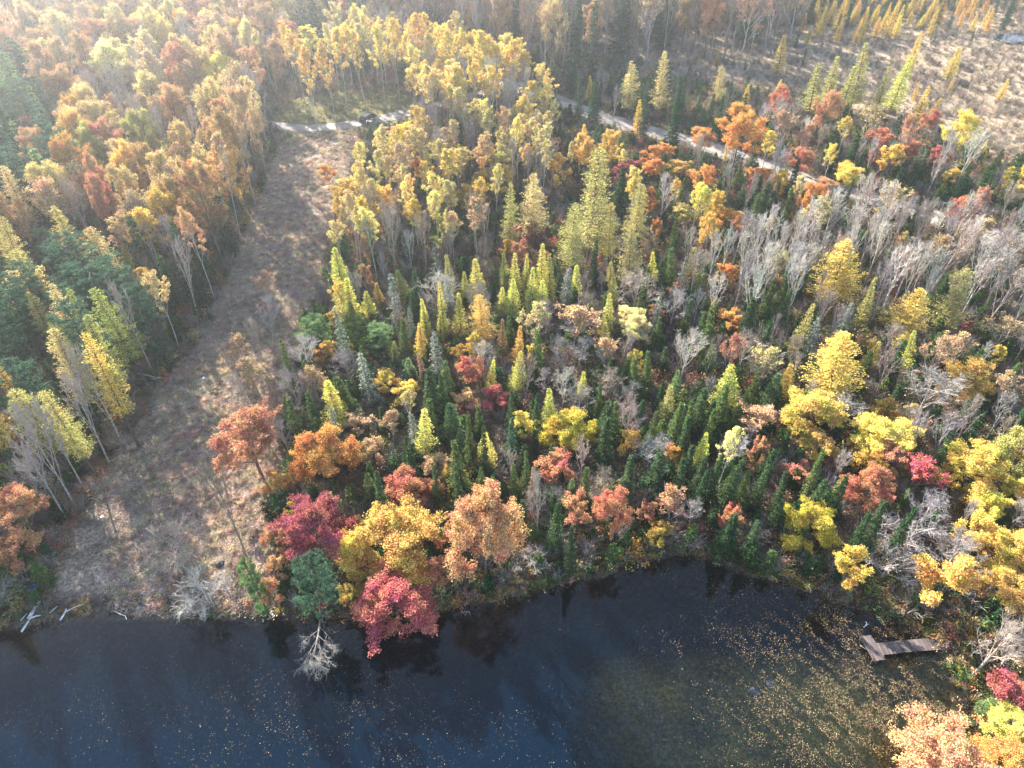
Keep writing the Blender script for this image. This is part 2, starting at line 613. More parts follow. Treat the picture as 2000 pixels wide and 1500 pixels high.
def polyprisms(g, pts, r0, r1, k):
    rr = np.linspace(r0, r1, len(pts))
    g.prisms(pts[:-1], pts[1:], rr[:-1], rr[1:], k)

def skeleton(r, H, W, cb, nl=9, n2=7, n3=6, lo=-12, hi=78, upw=0.5, trunk=0.20, twig=0, twl=0.07, multi=1):
    """trunk + limbs geometry, fine branch geometry, leaf clump points"""
    gt, gb = Geo(), Geo()
    tips = []
    zc = H * (1 + cb) / 2
    cz = H * (1 - cb) / 2
    a = W / 2
    top = np.array([r.normal() * 0.04 * H, r.normal() * 0.04 * H, H * 0.9])
    mid = np.array([r.normal() * 0.03 * H, r.normal() * 0.03 * H, H * 0.45])
    base = np.array([0, 0, -0.4])
    tp = bez(base, mid, top, np.linspace(0, 1, 9))
    polyprisms(gt, tp, trunk, trunk * 0.22, 7)
    S0, S1, Sr = [], [], []
    for i in range(nl):
        f = (i + r.random() * 0.6) / nl
        st = bez(base, mid, top, [np.clip((cb * 0.8 + f * (0.88 - cb * 0.8)) / 0.9, 0, 0.97)])[0]
        az = i * 2.4 + r.normal() * 0.35
        el = R(lo + (hi - lo) * f ** 0.9 + r.normal() * 9)
        e = np.array([math.cos(az) * math.cos(el) * a, math.sin(az) * math.cos(el) * a, zc - 0 + math.sin(el) * cz]) * np.array([1, 1, 1])
        e[:2] *= r.uniform(0.72, 0.98)
        e[:2] += st[:2]
        ctl = st * 0.5 + e * 0.5 + np.array([0, 0, (upw - 0.3) * -0.15 * W])
        L = bez(st, ctl, e, np.linspace(0, 1, 6))
        ln = np.linalg.norm(e - st)
        polyprisms(gt, L, trunk * 0.38 * (1 - 0.5 * f), 0.022, 5)
        tips.append(e)
        out = (e - st) / (ln + 1e-6)
        for j in range(n2):
            t = 0.28 + 0.72 * (j + r.random()) / n2
            b = bez(st, ctl, e, [t])[0]
            d = rdir(r) * 0.9 + out * 0.75 + np.array([0, 0, upw])
            d /= np.linalg.norm(d)
            l2 = (0.13 + 0.09 * r.random()) * W * (1.15 - 0.5 * t) + 0.08 * ln
            e2 = b + d * l2
            m2 = (b + e2) / 2 + rdir(r) * l2 * 0.12
            S0 += [b, m2]; S1 += [m2, e2]; Sr += [(0.028, 0.02), (0.02, 0.012)]
            tips.append(e2)
            for k in range(n3):
                q = 0.35 + 0.65 * (k + r.random()) / n3
                b3 = b + (e2 - b) * q
                d3 = rdir(r) * 0.9 + d * 0.7 + np.array([0, 0, upw * 0.8])
                d3 /= np.linalg.norm(d3)
                e3 = b3 + d3 * W * (0.05 + 0.06 * r.random())
                S0.append(b3); S1.append(e3); Sr.append((0.015, 0.009))
                tips.append(e3)
                for _ in range(twig):
                    b4 = b3 + (e3 - b3) * r.uniform(0.3, 1)
                    d4 = rdir(r) * 0.8 + d3 * 0.8 + np.array([0, 0, upw * 0.5])
                    d4 /= np.linalg.norm(d4)
                    S0.append(b4); S1.append(b4 + d4 * W * twl * r.uniform(0.6, 1.2)); Sr.append((0.011, 0.006))
    Sr = np.array(Sr)
    return gt, gb, np.array(S0), np.array(S1), Sr, np.array(tips)

def proto_leafy(name, seed, H, W, cb, per, csize, lsize, thick=1.6, drop=0.0, **kw):
    r = np.random.default_rng(seed)
    gt, gb, S0, S1, Sr, tips = skeleton(r, H, W, cb, **kw)
    gt.prisms(S0, S1, Sr[:, 0] * thick, Sr[:, 1] * thick, 3)
    if drop:
        keep = vnoise(tips[:, 0] + tips[:, 2] * 0.7, tips[:, 1] - tips[:, 2] * 0.4, W * 0.2, seed) > drop
        tips = tips[keep]
    n = len(tips)
    ps = np.repeat(tips, per, axis=0)
    v = r.normal(size=ps.shape)
    v /= np.linalg.norm(v, axis=1, keepdims=True)
    v *= (r.random(len(ps)) ** 0.45)[:, None] * np.array([1, 1, 0.72])
    cs = np.repeat(r.uniform(0.7, 1.25, n), per)[:, None] * csize
    C = ps + v * cs
    g = Geo()
    s = lsize * r.uniform(0.7, 1.3, len(C))
    g.leaves(C, s, s * 0.62, up=0.25, rng=r)
    return dict(H=H, W=W, cb=cb, trunk=gt.mesh(name + ' trunk', M_BARK), crown=g.mesh(name + ' crown', M_LEAF))

def proto_bare(name, seed, H, W, cb, thick=1.5, **kw):
    r = np.random.default_rng(seed)
    gt, gb, S0, S1, Sr, tips = skeleton(r, H, W, cb, **kw)
    g = Geo()
    g.prisms(S0, S1, Sr[:, 0] * thick, Sr[:, 1] * thick, 3)
    return dict(H=H, W=W, cb=cb, trunk=gt.mesh(name + ' trunk', M_BARK), crown=g.mesh(name + ' crown', M_TWIG))

def proto_conifer(name, seed, H, W, cb, mat, nw=30, nb=7, prof=0.85, droop=0.25, sp=(0.34, 0.13), step=0.26, rag=0.22, tip=1.0, gap=0.0, side=True, lift=0.0, topr=0.0):
    r = np.random.default_rng(seed)
    gt, g = Geo(), Geo()
    lean = r.normal(size=2) * 0.012 * H
    zs = np.linspace(-0.4, H, 9)
    tp = np.stack([lean[0] * (zs / H) ** 2, lean[1] * (zs / H) ** 2, zs], 1)
    polyprisms(gt, tp, 0.012 * H + 0.03, 0.012, 6)
    C, A, sa, sb, B0, B1 = [], [], [], [], [], []
    z0 = cb * H
    lob = r.uniform(0.75, 1.2, 8)
    for w in range(nw):
        f = (w + r.random() * 0.7) / nw
        z = z0 + (H - z0) * f
        for b in range(nb):
            if r.random() < gap:
                continue
            az = r.random() * 6.283
            rad = W / 2 * ((1 - f) ** prof + topr * (1 - f) ** 0.3) * r.uniform(1 - rag * 2, 1 + rag * 0.6) * lob[int(az / 6.283 * 8) % 8] + 0.10
            if f < 0.12:
                rad *= 0.55 + f * 3.7
            ax = np.array([math.cos(az), math.sin(az), 0])
            dz = -droop + lift * f + r.normal() * 0.08
            d = ax + np.array([0, 0, dz])
            d /= np.linalg.norm(d)
            o = np.array([lean[0] * (z / H) ** 2, lean[1] * (z / H) ** 2, z])
            B0.append(o); B1.append(o + d * rad * 0.9)
            m = max(2, int(rad / step))
            for j in range(m):
                t = (j + 0.35 + r.random() * 0.5) / m
                p = o + d * rad * t + np.array([0, 0, -0.12 * droop * rad * t * t])
                wid = rad * 0.42 * (1.05 - t) + 0.07
                for sgn in ((-1, 1) if side else (0,)):
                    perp = np.array([-ax[1], ax[0], 0]) * sgn
                    dd = d * r.uniform(0.5, 1.0) + perp * r.uniform(0.5, 1.1) + np.array([0, 0, r.normal() * 0.22])
                    dd /= np.linalg.norm(dd)
                    ll = sp[0] * r.uniform(0.7, 1.3) * 0.5
                    q = p + perp * wid * r.random()
                    C.append(q + dd * ll * 0.8); A.append(dd); sa.append(ll); sb.append(sp[1] * 0.5 * r.uniform(0.8, 1.3))
            e = o + d * rad
            C.append(e); A.append(d + np.array([0, 0, 0.2])); sa.append(sp[0] * 0.5 * tip); sb.append(sp[1] * 0.5)
    for k in range(6):
        C.append(np.array([lean[0], lean[1], H - 0.03 * H * k / 2])); A.append(np.array([r.normal() * 0.25, r.normal() * 0.25, 1.0])); sa.append(0.22); sb.append(0.06)
    g.leaves(np.array(C), np.array(sa), np.array(sb), up=0.5, rng=r, along=np.array(A))
    gt.prisms(np.array(B0), np.array(B1), 0.022, 0.008, 3)
    return dict(H=H, W=W, cb=cb, trunk=gt.mesh(name + ' trunk', M_BARK), crown=g.mesh(name + ' crown', mat))

def proto_pine(name, seed, H, W, cb, layers=8, spread=1.0):
    r = np.random.default_rng(seed)
    gt, g = Geo(), Geo()
    tp = bez(np.array([0, 0, -0.4]), np.array([r.normal() * 0.3, r.normal() * 0.3, H / 2]), np.array([r.normal() * 0.3, r.normal() * 0.3, H]), np.linspace(0, 1, 9))
    polyprisms(gt, tp, 0.24, 0.03, 7)
    C = []
    for i in range(layers):
        f = (i + 0.5 * r.random()) / layers
        z = H * (cb + (1 - cb) * f * 0.97)
        nb = r.integers(4, 7)
        for b in range(nb):
            az = b * 6.283 / nb + r.normal() * 0.35 + i
            rad = W / 2 * (0.35 + 0.65 * math.sin(math.pi * (0.25 + 0.72 * f)) ** 0.8) * r.uniform(0.55, 1.1)
            o = bez(tp[0], tp[4], tp[-1], [z / H])[0]
            d = np.array([math.cos(az), math.sin(az), r.uniform(0.05, 0.4)])
            e = o + d * rad
            ctl = (o + e) / 2 - np.array([0, 0, rad * 0.12])
            Lp = bez(o, ctl, e, np.linspace(0, 1, 5))
            polyprisms(gt, Lp, 0.06, 0.02, 4)
            nt_ = int(4 + rad * 5)
            for k in range(nt_):
                t = 0.35 + 0.65 * r.random() ** 0.8
                p = bez(o, ctl, e, [t])[0]
                perp = np.array([-d[1], d[0], 0])
                q = p + perp * r.normal() * rad * 0.20 + np.array([0, 0, abs(r.normal()) * 0.16])
                C.append(q)
    C = np.array(C)
    per = 26
    ps = np.repeat(C, per, 0)
    v = r.normal(size=ps.shape)
    v /= np.linalg.norm(v, axis=1, keepdims=True)
    v[:, 2] = v[:, 2] * 0.6 + 0.25
    L = r.uniform(0.14, 0.34, len(ps))
    g.leaves(ps + v * L[:, None] * 0.9, L * 0.6, 0.035 + 0 * L, up=0.3, rng=r, along=v)
    return dict(H=H, W=W, cb=cb, trunk=gt.mesh(name + ' trunk', M_BARK), crown=g.mesh(name + ' crown', M_NEEDLE))

PROTO = {
    'M': [proto_leafy('round leafy', 100 + i, 12 + i % 3, 8.2 + (i % 2), 0.22 + 0.04 * (i % 3), per=44, csize=0.54, lsize=0.098, nl=10, n2=8, n3=6) for i in range(6)],
    'm': [proto_leafy('small leafy', 200 + i, 7, 4.6, 0.18, per=26, csize=0.36, lsize=0.095, nl=8, n2=6, n3=5, trunk=0.10) for i in range(4)],
    'A': [proto_leafy('aspen', 300 + i, 13, 3.9, 0.46 + 0.05 * (i % 3), per=19, csize=0.36, lsize=0.10, nl=9, n2=6, n3=4, lo=0, hi=85, upw=0.7, trunk=0.11, drop=0.25) for i in range(5)],
    'H': [proto_leafy('thin leafy', 400 + i, 10, 6.0, 0.28, per=6, csize=0.34, lsize=0.115, nl=9, n2=8, n3=7, lo=15, hi=82, upw=0.6, trunk=0.14, thick=1.9, drop=0.30) for i in range(4)],
    'B': [proto_bare('wide bare', 500 + i, 10, 7.0, 0.25, thick=1.15, nl=10, n2=8, n3=6, twig=3, lo=5, hi=80, upw=0.5, trunk=0.18) for i in range(4)],
    'b': [proto_bare('narrow bare', 600 + i, 11, 4.2, 0.34, thick=1.25, nl=9, n2=7, n3=4, twig=2, lo=28, hi=86, upw=0.95, trunk=0.13, twl=0.10) for i in range(4)],
    'S': [proto_conifer('spruce', 700 + i, 8, 2.7 + 0.3 * (i % 3), 0.04 + 0.03 * (i % 2), M_NEEDLE, nw=32 + i, nb=8, prof=1.0 + 0.1 * (i % 3), droop=0.22 + 0.05 * (i % 4), sp=(0.34, 0.11), step=0.21, rag=0.24 + 0.04 * (i % 3), gap=0.05 * (i % 3)) for i in range(7)],
    'K': [proto_conifer('lichen spruce', 800 + i, 9, 2.5, 0.10, M_NEEDLE, nw=26, nb=7, prof=0.55, droop=0.45, sp=(0.30, 0.10), step=0.25, rag=0.34, gap=0.15) for i in range(3)],
    'L': [proto_conifer('young larch', 900 + i, 7.5, 3.2, 0.06, M_LARCH, nw=34, nb=9, prof=0.92, droop=-0.12, sp=(0.26, 0.085), step=0.17, lift=0.25) for i in range(4)],
    'G': [proto_conifer('old larch', 1000 + i, 14, 5.6 + 0.5 * (i % 3), 0.20, M_LARCH, nw=42, nb=8, prof=0.62, droop=0.02, sp=(0.32, 0.10), step=0.19, rag=0.36, gap=0.12, lift=0.3, topr=0.06) for i in range(5)],
    'P': [proto_pine('white pine', 1100 + i, 15, 7.5, 0.42) for i in range(3)],
    'p': [proto_pine('young pine', 1150 + i, 8, 4.6, 0.12, layers=8) for i in range(2)],
}
KIND = {  'W': ('bare_tree', 'tree', 'wide bare tree'), 'N': ('maple_tree', 'tree', 'low-branched leafy tree'), 'O': ('earth_toned_tree', 'tree', 'rounded oak'), 'V': ('leafless_tree', 'tree', 'thin leafless tree'), 'C': ('evergreen_tree', 'tree', 'bushy cedar'), 'T': ('tall_larch_tree', 'tree', 'long-trunked larch'),
# name, category, wording
    'M': ('maple_tree', 'tree', 'round leafy tree'), 'm': ('sapling_tree', 'tree', 'small leafy tree'), 'A': ('aspen_tree', 'tree', 'slim high-crowned aspen'),
    'H': ('thinning_tree', 'tree', 'half-bare tree'), 'B': ('bare_tree', 'tree', 'wide bare tree'), 'b': ('bare_aspen_tree', 'tree', 'upright bare tree'),
    'S': ('spruce_tree', 'tree', 'pointed spruce'), 'F': ('fir_tree', 'tree', 'pointed fir'), 'K': ('ragged_spruce_tree', 'tree', 'ragged lichen-hung spruce'),
    'L': ('young_larch_tree', 'tree', 'cone-shaped larch'), 'G': ('larch_tree', 'tree', 'airy old larch'), 'P': ('pine_tree', 'tree', 'tall pine'), 'p': ('young_pine_tree', 'tree', 'bushy young pine')}
PROTO['N'] = [proto_leafy('low wide leafy', 150 + i, 8.5, 8.2, 0.06, per=46, csize=0.50, lsize=0.088, nl=12, n2=8, n3=6, lo=-35, hi=75, trunk=0.16) for i in range(4)]
PROTO['W'] = [proto_bare('low bare', 560 + i, 7, 9, 0.12, thick=1.7, nl=10, n2=8, n3=5, twig=2, lo=-5, hi=65, upw=0.3, trunk=0.17) for i in range(2)]
PROTO['O'] = PROTO['M'][::-1]
PROTO['V'] = PROTO['b']
PROTO['C'] = [proto_conifer('evergreen', 790 + i, 7, 2.9, 0.02, M_NEEDLE, nw=30, nb=10, prof=0.7, droop=-0.1, sp=(0.30, 0.13), step=0.2, rag=0.22, gap=0.04, lift=0.5) for i in range(4)]  # bushier conifers filled in among spruce and fir, species not identified
PROTO['F'] = [proto_conifer('fir', 760 + i, 8, 3.3 + 0.25 * (i % 3), 0.03, M_NEEDLE, nw=30, nb=9, prof=0.95 + 0.12 * (i % 2), droop=0.12, sp=(0.36, 0.12), step=0.22, rag=0.26, gap=0.06) for i in range(5)]
PROTO['T'] = [proto_conifer('tall larch', 780 + i, 16, 5.2 + 0.4 * i, 0.33, M_LARCH, nw=42, nb=8, prof=0.55, droop=0.02, sp=(0.32, 0.10), step=0.19, rag=0.34, gap=0.12, lift=0.3, topr=0.06) for i in range(3)]
COLOR = {
    'pink': (0.40, 0.12, 0.10), 'crimson': (0.30, 0.085, 0.085), 'red': (0.44, 0.09, 0.08), 'brick': (0.40, 0.155, 0.075), 'rust': (0.39, 0.185, 0.082),
    'orange': (0.50, 0.235, 0.05), 'tan': (0.38, 0.25, 0.11), 'peach': (0.45, 0.245, 0.105), 'amber': (0.50, 0.31, 0.06), 'gold': (0.53, 0.38, 0.06),
    'yellow': (0.58, 0.47, 0.07), 'pale': (0.60, 0.52, 0.22), 'olive': (0.33, 0.29, 0.075), 'lime': (0.44, 0.41, 0.07), 'straw': (0.44, 0.35, 0.12),
    'bronze': (0.36, 0.24, 0.06), 'oldgold': (0.44, 0.345, 0.06), 'moss': (0.25, 0.26, 0.075), 'umber': (0.33, 0.205, 0.09), 'russet': (0.35, 0.175, 0.085), 'butter': (0.56, 0.45, 0.15), 'wheat': (0.48, 0.37, 0.155),
    'dark': (0.030, 0.062, 0.024), 'green': (0.070, 0.100, 0.030), 'mid': (0.044, 0.071, 0.029), 'blue': (0.055, 0.098, 0.058), 'soft': (0.13, 0.19, 0.075), 'grey': (0.17, 0.19, 0.14),
    'dead': (0.28, 0.16, 0.11), 'white': (0.50, 0.45, 0.39), 'silver': (0.38, 0.345, 0.30), 'ash': (0.345, 0.31, 0.28), 'brown': (0.24, 0.19, 0.155), 'buff': (0.38, 0.31, 0.25)}
CWORD = {'pink': 'pink-red', 'crimson': 'dark crimson', 'red': 'bright red', 'brick': 'brick-red', 'rust': 'rusty', 'orange': 'orange', 'tan': 'tan', 'peach': 'peach-coloured',
         'amber': 'amber', 'gold': 'gold', 'yellow': 'bright yellow', 'pale': 'pale yellow', 'olive': 'olive-yellow', 'lime': 'lime-yellow', 'straw': 'straw-coloured', 'bronze': 'bronze', 'moss': 'moss-yellow', 'oldgold': 'old-gold', 'umber': 'umber-brown', 'russet': 'russet', 'butter': 'butter-yellow', 'wheat': 'wheat-coloured',
         'dark': 'dark green', 'green': 'green', 'mid': 'deep green', 'blue': 'blue-green', 'soft': 'soft green', 'grey': 'grey-green', 'dead': 'reddish dead',
         'white': 'white-limbed', 'silver': 'silvery', 'ash': 'grey', 'brown': 'brown-twigged', 'buff': 'buff'}
COLOR.update({k: tuple(v * 0.93 + 0.07 * (0.3 * c[0] + 0.6 * c[1] + 0.1 * c[2]) + 0.012 for v in c) for k, c in COLOR.items() if k in 'rust orange tan peach amber gold yellow olive lime straw brick'.split()})
BARK = {'N': (0.15, 0.12, 0.10), 'O': (0.14, 0.115, 0.095), 'C': (0.12, 0.09, 0.07), 'M': (0.16, 0.125, 0.10), 'm': (0.16, 0.13, 0.10), 'A': (0.42, 0.39, 0.33), 'H': (0.42, 0.37, 0.33), 'S': (0.09, 0.07, 0.055), 'F': (0.09, 0.07, 0.055), 'K': (0.20, 0.18, 0.16),
        'L': (0.14, 0.105, 0.08), 'G': (0.15, 0.11, 0.085), 'T': (0.10, 0.08, 0.065), 'P': (0.11, 0.095, 0.085), 'p': (0.12, 0.10, 0.085)}

